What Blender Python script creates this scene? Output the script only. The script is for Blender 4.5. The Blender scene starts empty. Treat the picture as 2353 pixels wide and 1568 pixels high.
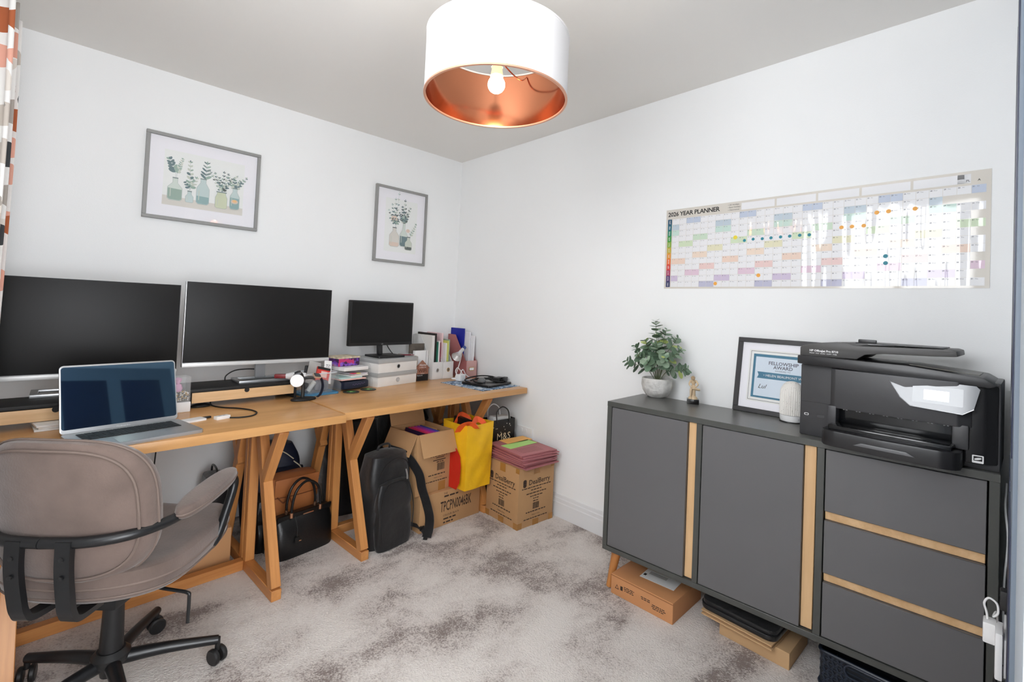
import bpy, bmesh, math, random
from mathutils import Vector, Matrix, Euler
random.seed(7)
S = bpy.context.scene
COL = S.collection
PI = math.pi

# ------------------------------------------------------------------ camera
YAW, PITCH, ROLL = math.radians(46.463), math.radians(1.412), math.radians(-2.549)
FPX, PPX, PPY = 1087.713, 1176.0, 684.837          # focal length and principal point, in 2353x1568 pixels
CAM = Vector((-2.266, -3.029, 1.246))
_f = Vector((math.cos(PITCH)*math.cos(YAW), math.cos(PITCH)*math.sin(YAW), math.sin(PITCH)))
_r0 = Vector((math.sin(YAW), -math.cos(YAW), 0)); _d0 = _f.cross(_r0)
_r = math.cos(ROLL)*_r0 + math.sin(ROLL)*_d0
_d = -math.sin(ROLL)*_r0 + math.cos(ROLL)*_d0
cd = bpy.data.cameras.new('camera'); cam = bpy.data.objects.new('camera', cd); COL.objects.link(cam)
M = Matrix.Identity(4)
for i in range(3):
    M[i][0] = _r[i]; M[i][1] = -_d[i]; M[i][2] = -_f[i]; M[i][3] = CAM[i]
cam.matrix_world = M
cd.sensor_fit = 'HORIZONTAL'; cd.sensor_width = 36.0; cd.lens = FPX/2353*36
cd.shift_x = -(PPX-1176.5)/2353; cd.shift_y = (PPY-784)/2353
cd.clip_start = 0.005; cd.clip_end = 100
S.camera = cam

def ray(u, v):
    return _r*((u-PPX)/FPX) + _d*((v-PPY)/FPX) + _f
def PZ(u, v, z):
    d = ray(u, v); return CAM + d*((z-CAM.z)/d.z)
def PX(u, v, x):
    d = ray(u, v); return CAM + d*((x-CAM.x)/d.x)
def PY(u, v, y):
    d = ray(u, v); return CAM + d*((y-CAM.y)/d.y)

# ------------------------------------------------------------------ light and view
W = bpy.data.worlds.new('sky'); S.world = W; W.use_nodes = True
bg = W.node_tree.nodes['Background']
bg.inputs['Color'].default_value = (0.945, 0.967, 1.0, 1)
bg.inputs['Strength'].default_value = 7.6
vs = S.view_settings
vs.view_transform = 'Standard'; vs.look = 'None'; vs.gamma = 1.0; vs.use_curve_mapping = False
vs.exposure = 0.84
S.cycles.max_bounces = 12; S.cycles.diffuse_bounces = 7; S.cycles.glossy_bounces = 5
S.cycles.transparent_max_bounces = 16; S.cycles.transmission_bounces = 8
S.cycles.sample_clamp_indirect = 6.0
S.cycles.caustics_reflective = False; S.cycles.caustics_refractive = False

# ------------------------------------------------------------------ materials
def lin(h):
    if isinstance(h, str):
        h = h.lstrip('#'); c = [int(h[i:i+2], 16)/255 for i in (0, 2, 4)]
    else:
        c = [x/255 for x in h]
    return tuple(x/12.92 if x <= 0.04045 else ((x+0.055)/1.055)**2.4 for x in c) + (1.0,)
MATS = {}
def mat(name, col, rough=0.5, metal=0.0, spec=0.5, coat=0.0, emit=None, estr=0.0, alpha=1.0, trans=0.0, sheen=0.0, noise=None, bump=None, ior=None):
    """noise = (scale, amount[, stretch xyz]) varies the brightness; bump = (scale, strength[, stretch])."""
    if name in MATS: return MATS[name]
    m = bpy.data.materials.new(name); m.use_nodes = True; MATS[name] = m
    nt = m.node_tree; b = nt.nodes['Principled BSDF']
    c = lin(col)
    b.inputs['Base Color'].default_value = c
    b.inputs['Roughness'].default_value = rough
    b.inputs['Metallic'].default_value = metal
    b.inputs['Specular IOR Level'].default_value = spec
    b.inputs['Coat Weight'].default_value = coat
    b.inputs['Coat Roughness'].default_value = 0.06
    b.inputs['Alpha'].default_value = alpha
    b.inputs['Transmission Weight'].default_value = trans
    b.inputs['Sheen Weight'].default_value = sheen
    if ior: b.inputs['IOR'].default_value = ior
    if emit:
        b.inputs['Emission Color'].default_value = lin(emit); b.inputs['Emission Strength'].default_value = estr
    def coords(st):
        tc = nt.nodes.new('ShaderNodeTexCoord'); mp = nt.nodes.new('ShaderNodeMapping')
        nt.links.new(tc.outputs['Object'], mp.inputs['Vector'])
        if st: mp.inputs['Scale'].default_value = st
        return mp.outputs['Vector']
    if noise:
        n = nt.nodes.new('ShaderNodeTexNoise'); n.inputs['Scale'].default_value = noise[0]; n.inputs['Detail'].default_value = 5
        nt.links.new(coords(noise[2] if len(noise) > 2 else None), n.inputs['Vector'])
        r = nt.nodes.new('ShaderNodeValToRGB'); a = noise[1]
        r.color_ramp.elements[0].position = 0.3; r.color_ramp.elements[1].position = 0.7
        r.color_ramp.elements[0].color = tuple(x*(1-a) for x in c[:3]) + (1,)
        r.color_ramp.elements[1].color = tuple(min(1, x*(1+a)) for x in c[:3]) + (1,)
        nt.links.new(n.outputs['Fac'], r.inputs['Fac']); nt.links.new(r.outputs['Color'], b.inputs['Base Color'])
    if bump:
        n = nt.nodes.new('ShaderNodeTexNoise'); n.inputs['Scale'].default_value = bump[0]; n.inputs['Detail'].default_value = 4
        nt.links.new(coords(bump[2] if len(bump) > 2 else None), n.inputs['Vector'])
        bp = nt.nodes.new('ShaderNodeBump'); bp.inputs['Strength'].default_value = bump[1]; bp.inputs['Distance'].default_value = 0.01
        nt.links.new(n.outputs['Fac'], bp.inputs['Height']); nt.links.new(bp.outputs['Normal'], b.inputs['Normal'])
    return m
def wood(name, light, dark, axis=0, rough=0.45, scale=9.0, coat=0.0):
    if name in MATS: return MATS[name]
    m = mat(name, light, rough, coat=coat); nt = m.node_tree; b = nt.nodes['Principled BSDF']
    tc = nt.nodes.new('ShaderNodeTexCoord'); mp = nt.nodes.new('ShaderNodeMapping')
    st = [scale, scale, scale]; st[axis] = scale*0.07; mp.inputs['Scale'].default_value = st
    nt.links.new(tc.outputs['Object'], mp.inputs['Vector'])
    n = nt.nodes.new('ShaderNodeTexNoise'); n.inputs['Scale'].default_value = 1.6; n.inputs['Detail'].default_value = 7; n.inputs['Roughness'].default_value = 0.62
    n.inputs['Distortion'].default_value = 0.5
    nt.links.new(mp.outputs['Vector'], n.inputs['Vector'])
    r = nt.nodes.new('ShaderNodeValToRGB')
    e = r.color_ramp.elements; e[0].position = 0.33; e[1].position = 0.62
    e[0].color = lin(dark); e[1].color = lin(light)
    nt.links.new(n.outputs['Fac'], r.inputs['Fac'])
    n2 = nt.nodes.new('ShaderNodeTexNoise'); n2.inputs['Scale'].default_value = 14; n2.inputs['Detail'].default_value = 2
    nt.links.new(mp.outputs['Vector'], n2.inputs['Vector'])
    mx = nt.nodes.new('ShaderNodeMix'); mx.data_type = 'RGBA'; mx.blend_type = 'MULTIPLY'; mx.inputs['Factor'].default_value = 0.28
    nt.links.new(r.outputs['Color'], mx.inputs['A']); nt.links.new(n2.outputs['Color'], mx.inputs['B'])
    r2 = nt.nodes.new('ShaderNodeMapRange'); r2.inputs['To Min'].default_value = 0.75; r2.inputs['To Max'].default_value = 1.25
    nt.links.new(n2.outputs['Fac'], r2.inputs['Value']); nt.links.new(r2.outputs['Result'], mx.inputs['B'])
    nt.links.new(mx.outputs['Result'], b.inputs['Base Color'])
    bp = nt.nodes.new('ShaderNodeBump'); bp.inputs['Strength'].default_value = 0.08; bp.inputs['Distance'].default_value = 0.004
    nt.links.new(n2.outputs['Fac'], bp.inputs['Height']); nt.links.new(bp.outputs['Normal'], b.inputs['Normal'])
    return m
def clear(name, tint='#ffffff', opacity=0.12, rough=0.03, facing=0.35):
    """thin clear sheet: mostly see-through, with a real glossy reflection."""
    if name in MATS: return MATS[name]
    m = bpy.data.materials.new(name); m.use_nodes = True; MATS[name] = m; nt = m.node_tree
    b = nt.nodes['Principled BSDF']; b.inputs['Base Color'].default_value = lin(tint); b.inputs['Roughness'].default_value = rough
    tr = nt.nodes.new('ShaderNodeBsdfTransparent'); mx = nt.nodes.new('ShaderNodeMixShader'); gl = nt.nodes.new('ShaderNodeBsdfGlossy')
    gl.inputs['Roughness'].default_value = rough
    m1 = nt.nodes.new('ShaderNodeMixShader'); m1.inputs['Fac'].default_value = opacity
    nt.links.new(tr.outputs[0], m1.inputs[1]); nt.links.new(b.outputs[0], m1.inputs[2])
    fr = nt.nodes.new('ShaderNodeFresnel'); fr.inputs['IOR'].default_value = 1.45
    ge = nt.nodes.new('ShaderNodeNewGeometry'); iv = nt.nodes.new('ShaderNodeMath'); iv.operation = 'SUBTRACT'; iv.inputs[0].default_value = 1.0   # reflect at the outer face only
    nt.links.new(ge.outputs['Backfacing'], iv.inputs[1]); ml = nt.nodes.new('ShaderNodeMath'); ml.operation = 'MULTIPLY'
    nt.links.new(fr.outputs[0], ml.inputs[0]); nt.links.new(iv.outputs[0], ml.inputs[1])
    nt.links.new(ml.outputs[0], mx.inputs['Fac']); nt.links.new(m1.outputs[0], mx.inputs[1]); nt.links.new(gl.outputs[0], mx.inputs[2])
    nt.links.new(mx.outputs[0], nt.nodes['Material Output'].inputs['Surface'])
    return m

# ------------------------------------------------------------------ builders
def tag(o, label=None, cat=None, group=None, kind=None):
    if label: o['label'] = label
    if cat: o['category'] = cat
    if group: o['group'] = group
    if kind: o['kind'] = kind
    return o
def thing(name, label, cat, loc=(0, 0, 0), rz=0.0, group=None):
    o = bpy.data.objects.new(name, None); COL.objects.link(o); o.empty_display_size = 0.05
    o.location = loc; o.rotation_euler = (0, 0, rz)
    return tag(o, label, cat, group)
def link(name, me, m, parent=None, loc=None, rot=None, smooth=False, label=None):
    o = bpy.data.objects.new(name, me); COL.objects.link(o)
    if m is not None:
        for mm in (m if isinstance(m, (list, tuple)) else [m]): me.materials.append(mm)
    if parent: o.parent = parent
    if loc is not None: o.location = loc
    if rot is not None: o.rotation_euler = rot
    if smooth:
        for p in me.polygons: p.use_smooth = True
        try: me.set_sharp_from_angle(angle=math.radians(40))
        except Exception: pass
    if label: o['label'] = label
    return o
def from_bm(name, bm, m, parent=None, loc=None, rot=None, smooth=False, label=None):
    bmesh.ops.recalc_face_normals(bm, faces=bm.faces[:])
    me = bpy.data.meshes.new(name); bm.to_mesh(me); bm.free()
    return link(name, me, m, parent, loc, rot, smooth, label)
def bm_box(bm, c, s, bevel=0.0, seg=2, rot=None):
    r = bmesh.ops.create_cube(bm, size=1.0); vs_ = r['verts']
    mt = Matrix.Translation(Vector(c)) @ (rot.to_4x4() if rot else Matrix.Identity(4)) @ Matrix.Diagonal((s[0], s[1], s[2], 1))
    bmesh.ops.transform(bm, matrix=mt, verts=vs_)
    if bevel:
        es = list({e for v in vs_ for e in v.link_edges})
        bmesh.ops.bevel(bm, geom=es, offset=bevel, segments=seg, affect='EDGES', profile=0.6)
def box(name, c, s, m, parent=None, bevel=0.003, seg=2, rot=None, label=None):
    """box whose own origin is its centre; c in the parent's space"""
    bm = bmesh.new(); bm_box(bm, (0, 0, 0), s, min(bevel, 0.45*min(s)) if bevel else 0, seg)
    return from_bm(name, bm, m, parent, c, rot, bevel > 0, label)
def prism(name, poly, h, m, parent=None, loc=None, rot=None, bevel=0.0, seg=2, smooth=None, label=None):
    """polygon in local XY extruded along local Z from 0 to h"""
    bm = bmesh.new(); vs_ = [bm.verts.new((x, y, 0)) for x, y in poly]
    f = bm.faces.new(vs_)
    ex = bmesh.ops.extrude_face_region(bm, geom=[f])
    bmesh.ops.translate(bm, vec=(0, 0, h), verts=[g for g in ex['geom'] if isinstance(g, bmesh.types.BMVert)])
    if bevel: bmesh.ops.bevel(bm, geom=bm.edges[:], offset=bevel, segments=seg, affect='EDGES', profile=0.6)
    return from_bm(name, bm, m, parent, loc, rot, bevel > 0 if smooth is None else smooth, label)
def lathe(name, prof, m, parent=None, loc=None, rot=None, seg=40, label=None, caps=True):
    bm = bmesh.new(); rings = []
    for r, z in prof:
        if r < 1e-6: rings.append([bm.verts.new((0, 0, z))])
        else: rings.append([bm.verts.new((r*math.cos(2*PI*k/seg), r*math.sin(2*PI*k/seg), z)) for k in range(seg)])
    for a, b in zip(rings, rings[1:]):
        for k in range(seg):
            k2 = (k+1) % seg
            if len(a) == 1 and len(b) > 1: bm.faces.new((a[0], b[k2], b[k]))
            elif len(b) == 1 and len(a) > 1: bm.faces.new((a[k], a[k2], b[0]))
            elif len(a) > 1: bm.faces.new((a[k], a[k2], b[k2], b[k]))
    if caps:
        for rg in (rings[0], rings[-1]):
            if len(rg) > 1: bm.faces.new(rg)
    return from_bm(name, bm, m, parent, loc, rot, True, label)
def smooth_path(pts, n=8):
    pts = [Vector(p) for p in pts]
    if len(pts) < 3: return pts
    out = []
    P = [2*pts[0]-pts[1]] + pts + [2*pts[-1]-pts[-2]]
    for i in range(1, len(P)-2):
        for k in range(n):
            t = k/n; a, b, c, d = P[i-1], P[i], P[i+1], P[i+2]
            out.append(0.5*((2*b)+(-a+c)*t+(2*a-5*b+4*c-d)*t*t+(-a+3*b-3*c+d)*t**3))
    out.append(pts[-1]); return out
def tube(name, pts, r, m, parent=None, loc=None, rot=None, seg=10, n=8, sect=None, label=None, up=None, radii=None):
    """round (or sect polygon) section swept along a smoothed path"""
    path = smooth_path(pts, n) if n > 1 else [Vector(p) for p in pts]
    bm = bmesh.new(); rings = []
    nrm = Vector(up) if up else None
    for i, p in enumerate(path):
        t = (path[min(i+1, len(path)-1)]-path[max(i-1, 0)]).normalized()
        if nrm is None:
            nrm = t.orthogonal().normalized()
        nrm = (nrm - t*nrm.dot(t)); nrm = nrm.normalized() if nrm.length > 1e-6 else t.orthogonal().normalized()
        bn = t.cross(nrm)
        rr = r if radii is None else radii[0]+(radii[1]-radii[0])*i/(len(path)-1)
        if sect: ring = [bm.verts.new(p+nrm*a+bn*b) for a, b in sect]
        else: ring = [bm.verts.new(p+(nrm*math.cos(2*PI*k/seg)+bn*math.sin(2*PI*k/seg))*rr) for k in range(seg)]
        rings.append(ring)
    ns = len(rings[0])
    for a, b in zip(rings, rings[1:]):
        for k in range(ns): bm.faces.new((a[k], a[(k+1) % ns], b[(k+1) % ns], b[k]))
    bm.faces.new(rings[0]); bm.faces.new(rings[-1])
    return from_bm(name, bm, m, parent, loc, rot, True, label)
def surf(name, fn, nu, nv, m, parent=None, loc=None, rot=None, thick=0.0, closed_u=False, label=None):
    bm = bmesh.new()
    g = [[bm.verts.new(fn(i/nu if not closed_u else i/nu, j/nv)) for j in range(nv+1)] for i in range(nu if closed_u else nu+1)]
    for i in range(nu):
        i2 = (i+1) % len(g)
        for j in range(nv):
            bm.faces.new((g[i][j], g[i2][j], g[i2][j+1], g[i][j+1]))
    bmesh.ops.recalc_face_normals(bm, faces=bm.faces[:])
    if thick: bmesh.ops.solidify(bm, geom=bm.faces[:], thickness=thick)
    return from_bm(name, bm, m, parent, loc, rot, True, label)
def flat(name, polys, mats, parent=None, loc=None, rot=None, label=None, matrix=None):
    """flat print: list of (polygon [(x,y)...], material index[, z])"""
    V, F, I = [], [], []
    for q in polys:
        z = q[2] if len(q) > 2 else 0.0
        b = len(V); V += [(x, y, z) for x, y in q[0]]; F.append(list(range(b, b+len(q[0])))); I.append(q[1])
    me = bpy.data.meshes.new(name); me.from_pydata(V, [], F)
    o = link(name, me, mats, parent, loc, rot, False, label)
    for p, i in zip(me.polygons, I): p.material_index = i
    if matrix is not None: o.matrix_local = matrix
    return o
_txt = {}
def glyphs(s, size, align='CENTER', bold=0.0, shear=0.0, space=1.0):
    k = (s, size, align, bold, shear, space)
    if k not in _txt:
        c = bpy.data.curves.new('glyphs', 'FONT'); c.body = s; c.size = size; c.align_x = align; c.align_y = 'CENTER'
        c.resolution_u = 2; c.offset = bold; c.shear = shear; c.space_character = space
        o = bpy.data.objects.new('glyphs', c); COL.objects.link(o)
        dg = bpy.context.evaluated_depsgraph_get(); me = o.evaluated_get(dg).to_mesh()
        _txt[k] = ([tuple(v.co) for v in me.vertices], [tuple(p.vertices) for p in me.polygons])
        o.evaluated_get(dg).to_mesh_clear(); bpy.data.objects.remove(o); bpy.data.curves.remove(c)
    return _txt[k]
def text(name, items, m, parent=None, loc=None, rot=None, matrix=None, label=None):
    """items: (string, x, y, size[, opts]) laid out in local XY; one mesh of lettering"""
    V, F = [], []
    for it in items:
        v, f = glyphs(it[0], it[3], **(it[4] if len(it) > 4 else {}))
        b = len(V); V += [(x+it[1], y+it[2], 0.0) for x, y, z in v]; F += [tuple(i+b for i in ff) for ff in f]
    me = bpy.data.meshes.new(name); me.from_pydata(V, [], F)
    o = link(name, me, m, parent, loc, rot, False, label)
    if matrix is not None: o.matrix_local = matrix
    return o
def word_marks(name, rows, m, parent, matrix):
    """print too small to read: rows of short word-length strokes (x centre, y, width, height)"""
    rnd = random.Random(len(rows)*7+3)
    for cx, cy, w_, h_ in rows:
        ps, x = [], cx-w_/2
        while x < cx+w_/2-h_:
            l = min(h_*rnd.uniform(1.5, 4.5), cx+w_/2-x); ps.append(([(x, cy-h_/2), (x+l, cy-h_/2), (x+l, cy+h_/2), (x, cy+h_/2)], 0)); x += l+h_*0.8
        flat(name, ps, [m], parent, matrix=matrix)
def print_lines(name, items, m, parent, matrix):
    for it in items: text(name, [it], m, parent, matrix=matrix)
def frame_mx(origin, right, up):
    r = Vector(right).normalized(); u = Vector(up); u = (u-r*u.dot(r)).normalized(); n = r.cross(u)
    mx = Matrix.Identity(4)
    for i in range(3): mx[i][0] = r[i]; mx[i][1] = u[i]; mx[i][2] = n[i]; mx[i][3] = origin[i]
    return mx
def rrect(w, h, r, n=5, cx=0.0, cy=0.0):
    out = []
    for sx, sy, a0 in ((1, 1, 0), (-1, 1, 90), (-1, -1, 180), (1, -1, 270)):
        for k in range(n+1):
            a = math.radians(a0+90*k/n); out.append((cx+sx*(w/2-r)+r*math.cos(a), cy+sy*(h/2-r)+r*math.sin(a)))
    return out
def ell(cx, cy, a, b, n=16, rot=0.0):
    c, s = math.cos(rot), math.sin(rot)
    return [(cx+a*math.cos(2*PI*k/n)*c-b*math.sin(2*PI*k/n)*s, cy+a*math.cos(2*PI*k/n)*s+b*math.sin(2*PI*k/n)*c) for k in range(n)]
def bar(name, a, b, w, h, m, parent=None, label=None, bevel=0.002, up=(0, 0, 1)):
    """rectangular bar from a to b; w is across, h along 'up'"""
    a, b = Vector(a), Vector(b); z = b-a; L = z.length; z.normalize()
    y = Vector(up); y = y-z*y.dot(z)
    if y.length < 1e-4: y = Vector((0, 1, 0)); y = y-z*y.dot(z)
    y.normalize(); x = y.cross(z)
    mx = Matrix.Identity(4)
    for i in range(3): mx[i][0] = x[i]; mx[i][1] = y[i]; mx[i][2] = z[i]; mx[i][3] = (a[i]+b[i])/2
    bm = bmesh.new(); bm_box(bm, (0, 0, 0), (w, h, L), bevel, 1)
    o = from_bm(name, bm, m, parent, None, None, True, label); o.matrix_local = mx
    return o

# common materials
white_wall = mat('wall paint', (243, 244, 244), 0.72, spec=0.25, bump=(260, 0.05))
ceil_m = mat('ceiling paint', (238, 236, 232), 0.85, spec=0.2)
trim_m = mat('white satin paint', (228, 229, 230), 0.35)
black_pl = mat('black plastic', (26, 26, 27), 0.42)
black_soft = mat('black rubber', (20, 20, 21), 0.62)
black_metal = mat('matt black metal', (24, 25, 27), 0.33)
silver = mat('silver aluminium', (196, 198, 200), 0.3, metal=0.85)
white_pl = mat('white plastic', (232, 232, 232), 0.35)
paper = mat('white paper', (236, 236, 234), 0.7)
ink = mat('black ink', (22, 22, 22), 0.6)
ink_grey = mat('grey ink', (105, 105, 108), 0.6)
oak = wood('oak top', (214, 164, 108), (193, 140, 84), 0, 0.30, 7.0)
oak_edge = wood('oak leg', (204, 142, 82), (176, 112, 58), 2, 0.42, 10.0)
card = mat('cardboard', (184, 143, 100), 0.8, noise=(6, 0.05), bump=(90, 0.03))
card_dk = mat('cardboard print', (62, 46, 36), 0.8)
tape = mat('brown parcel tape', (166, 118, 62), 0.25)

# ------------------------------------------------------------------ room
X0, Y0, H = -2.58, -3.04, 2.40     # window wall, door wall, ceiling
T = 0.12
def struct(name, c, s, m, bevel=0.0):
    return tag(box(name, c, s, m, None, bevel), kind='structure')
# carpet
cm = mat('carpet', (200, 192, 187), 0.95, spec=0.1, sheen=0.25); nt = cm.node_tree; b = nt.nodes['Principled BSDF']
tc = nt.nodes.new('ShaderNodeTexCoord')
def nz(scale, det, dist=0.0, st=None, rough=0.5):
    n = nt.nodes.new('ShaderNodeTexNoise'); n.inputs['Scale'].default_value = scale; n.inputs['Detail'].default_value = det; n.inputs['Distortion'].default_value = dist
    n.inputs['Roughness'].default_value = rough
    mp = nt.nodes.new('ShaderNodeMapping'); nt.links.new(tc.outputs['Object'], mp.inputs['Vector'])
    if st: mp.inputs['Scale'].default_value = st
    mp.inputs['Rotation'].default_value = (0, 0, 0.6)
    nt.links.new(mp.outputs['Vector'], n.inputs['Vector']); return n
big = nz(2.6, 4, 0.25, (1.0, 1.35, 1), 0.55); fine = nz(170, 2, 0, None, 0.6); mid = nz(30, 3, 0.3)
add = nt.nodes.new('ShaderNodeMath'); add.operation = 'MULTIPLY_ADD'; add.inputs[1].default_value = 0.44
nt.links.new(fine.outputs['Fac'], add.inputs[0]); nt.links.new(big.outputs['Fac'], add.inputs[2])
add2 = nt.nodes.new('ShaderNodeMath'); add2.operation = 'MULTIPLY_ADD'; add2.inputs[1].default_value = 0.14
nt.links.new(mid.outputs['Fac'], add2.inputs[0]); nt.links.new(add.outputs[0], add2.inputs[2])
rp = nt.nodes.new('ShaderNodeValToRGB'); e = rp.color_ramp.elements
e[0].position = 0.64; e[0].color = lin((132, 119, 113)); e[1].position = 0.92; e[1].color = lin((226, 219, 213))
e2 = rp.color_ramp.elements.new(0.77); e2.color = lin((206, 197, 191))
nt.links.new(add2.outputs[0], rp.inputs['Fac']); nt.links.new(rp.outputs['Color'], b.inputs['Base Color'])
bp = nt.nodes.new('ShaderNodeBump'); bp.inputs['Strength'].default_value = 0.9; bp.inputs['Distance'].default_value = 0.006
nt.links.new(fine.outputs['Fac'], bp.inputs['Height']); nt.links.new(bp.outputs['Normal'], b.inputs['Normal'])
struct('floor', (X0/2, (Y0-T+T)/2, -0.05), (-X0+2*T, -Y0+2*T, 0.10), cm)
struct('ceiling', (X0/2, (Y0-T+T)/2, H+0.05), (-X0+2*T, -Y0+2*T, 0.10), ceil_m)
struct('wall_left', (X0/2, T/2, H/2), (-X0, T, H), white_wall)
struct('wall_right', (T/2, Y0/2+T/2-T/2, H/2), (T, -Y0+2*T, H), white_wall)
# window wall with an opening
WY0, WY1, WZ0, WZ1 = -2.93, -1.92, 1.22, 2.28
bm = bmesh.new()
for c, s in ((((0), (WY1+T)/2+0.0, H/2), (T, T-WY1, H)), ((0, (Y0-0.12+WY0)/2, H/2), (T, WY0-Y0+0.12, H)),
             ((0, (WY0+WY1)/2, WZ0/2), (T, WY1-WY0, WZ0)), ((0, (WY0+WY1)/2, (WZ1+H)/2), (T, WY1-WY0, H-WZ1))):
    bm_box(bm, c, s)
tag(from_bm('wall_window', bm, white_wall, None, (X0-T/2, 0, 0)), kind='structure')
w = tag(box('window_1', (X0-0.085, (WY0+WY1)/2, (WZ0+WZ1)/2), (0.01, 0.05, WZ1-WZ0-0.10), trim_m, None, 0.002), kind='structure')
L = WY1-WY0; Hh = WZ1-WZ0
for c, s in (((0, 0, Hh/2-0.03), (0.06, L, 0.06)), ((0, 0, -Hh/2+0.03), (0.06, L, 0.06)), ((0, L/2-0.03, 0), (0.06, 0.06, Hh)), ((0, -L/2+0.03, 0), (0.06, 0.06, Hh))):
    box('window_frame', c, s, trim_m, w, 0.006)
for sy in (-1, 1): box('window_pane', (0, sy*(L/4-0.01), 0), (0.006, L/2-0.085, Hh-0.11), clear('window glass', opacity=0.0), w, 0)
box('window_sill', (0.10, 0, -Hh/2-0.012), (0.20, L+0.08, 0.024), trim_m, w, 0.006)
# daylight portal in the window opening (guides sampling of the sky only)
pl = bpy.data.lights.new('window_portal', 'AREA'); pl.shape = 'RECTANGLE'; pl.size = L; pl.size_y = Hh; pl.cycles.is_portal = True
po = bpy.data.objects.new('window_portal', pl); COL.objects.link(po); po.location = (X0-0.13, (WY0+WY1)/2, (WZ0+WZ1)/2); po.rotation_euler = (PI/2, 0, -PI/2)
# door wall: solid to the right of the open doorway the room is seen from
DX0, DX1 = -2.56, -1.70
near_m = mat('shaded near wall', (168, 176, 184), 0.7)  # the wall's shade is painted in as this darker cool grey
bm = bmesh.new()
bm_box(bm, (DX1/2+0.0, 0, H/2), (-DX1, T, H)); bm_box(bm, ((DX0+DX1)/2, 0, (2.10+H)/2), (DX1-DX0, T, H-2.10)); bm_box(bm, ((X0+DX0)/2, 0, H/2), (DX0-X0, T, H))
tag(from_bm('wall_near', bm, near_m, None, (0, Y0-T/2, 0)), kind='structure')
# flush panelled door on the near wall (mirrored in the laptop)
blue = mat('blue grey door paint', (104, 114, 126), 0.6); navy_p = mat('navy door panel', (28, 36, 62), 0.4)
d = tag(box('door_1', (-0.84, Y0+0.001, 1.01), (0.92, 0.008, 2.02), blue, None, 0.001), kind='structure')
for sx in (-1, 1):
    for z0, h in ((0.47, 0.86), (-0.50, 0.84)): box('door_panel', (sx*0.20, 0.0045, z0), (0.30, 0.002, h), navy_p, d, 0.0005)
# landing behind the doorway, added unseen with a tall window for frontal light
LY, LX0, LX1 = -4.30, -2.90, -1.20
struct('floor_landing', ((LX0+LX1)/2, (LY+Y0-T)/2, -0.05), (LX1-LX0+0.2, Y0-T-LY+0.1, 0.10), cm)
struct('ceiling_landing', ((LX0+LX1)/2, (LY+Y0-T)/2, H+0.05), (LX1-LX0+0.2, Y0-T-LY+0.1, 0.10), ceil_m)
struct('wall_landing_left', (LX0-0.05, (LY+Y0-T)/2, H/2), (0.1, Y0-T-LY, H), white_wall)
struct('wall_landing_right', (LX1+0.05, (LY+Y0-T)/2, H/2), (0.1, Y0-T-LY, H), white_wall)
VX0, VX1, VZ0, VZ1 = -2.75, -1.35, 0.35, 2.15
bm = bmesh.new()
for x0, x1, z0, z1 in ((LX0-0.1, VX0, 0, H), (VX1, LX1+0.1, 0, H), (VX0, VX1, 0, VZ0), (VX0, VX1, VZ1, H)):
    bm_box(bm, ((x0+x1)/2, 0, (z0+z1)/2), (x1-x0, T, z1-z0))
tag(from_bm('wall_landing_far', bm, white_wall, None, (0, LY-T/2, 0)), kind='structure')
w2 = tag(box('added_landing_window', ((VX0+VX1)/2, LY-0.08, (VZ0+VZ1)/2), (0.05, 0.02, VZ1-VZ0-0.1), trim_m, None, 0.002), kind='structure')
for c, s in (((0, 0, (VZ1-VZ0)/2-0.03), (VX1-VX0, 0.06, 0.06)), ((0, 0, -(VZ1-VZ0)/2+0.03), (VX1-VX0, 0.06, 0.06)), (((VX1-VX0)/2-0.03, 0, 0), (0.06, 0.06, VZ1-VZ0)), ((-(VX1-VX0)/2+0.03, 0, 0), (0.06, 0.06, VZ1-VZ0))):
    box('window_frame', c, s, trim_m, w2, 0.006)
for sx in (-1, 1): box('window_pane', (sx*((VX1-VX0)/4-0.01), 0, 0), ((VX1-VX0)/2-0.085, 0.006, VZ1-VZ0-0.11), clear('window glass', opacity=0.0), w2, 0)
pl2 = bpy.data.lights.new('added_landing_portal', 'AREA'); pl2.shape = 'RECTANGLE'; pl2.size = VX1-VX0; pl2.size_y = VZ1-VZ0; pl2.cycles.is_portal = True
po2 = bpy.data.objects.new('added_landing_portal', pl2); COL.objects.link(po2); po2.location = ((VX0+VX1)/2, LY-0.13, (VZ0+VZ1)/2); po2.rotation_euler = (PI/2, 0, 0)
# skirting boards with a stepped profile
sk = [(0, 0), (0.018, 0), (0.018, 0.085), (0.014, 0.09), (0.014, 0.108), (0.008, 0.114), (0.006, 0.13), (0, 0.132)]
def skirting(name, a, b_, nrm):
    a, b_ = Vector(a), Vector(b_); n_ = Vector(nrm)
    bm = bmesh.new(); r1 = [bm.verts.new(a+n_*x+Vector((0, 0, z))) for x, z in sk]; r2 = [bm.verts.new(b_+n_*x+Vector((0, 0, z))) for x, z in sk]
    for k in range(len(sk)): bm.faces.new((r1[k], r1[(k+1) % len(sk)], r2[(k+1) % len(sk)], r2[k]))
    bm.faces.new(r1); bm.faces.new(r2)
    tag(from_bm(name, bm, trim_m), kind='structure')
skirting('baseboard_left', (X0, 0, 0), (0, 0, 0), (0, -1, 0))
skirting('baseboard_right', (0, -0.018, 0), (0, Y0, 0), (-1, 0, 0))
skirting('baseboard_near', (DX1+0.07, Y0, 0), (-0.018, Y0, 0), (0, 1, 0))

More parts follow.
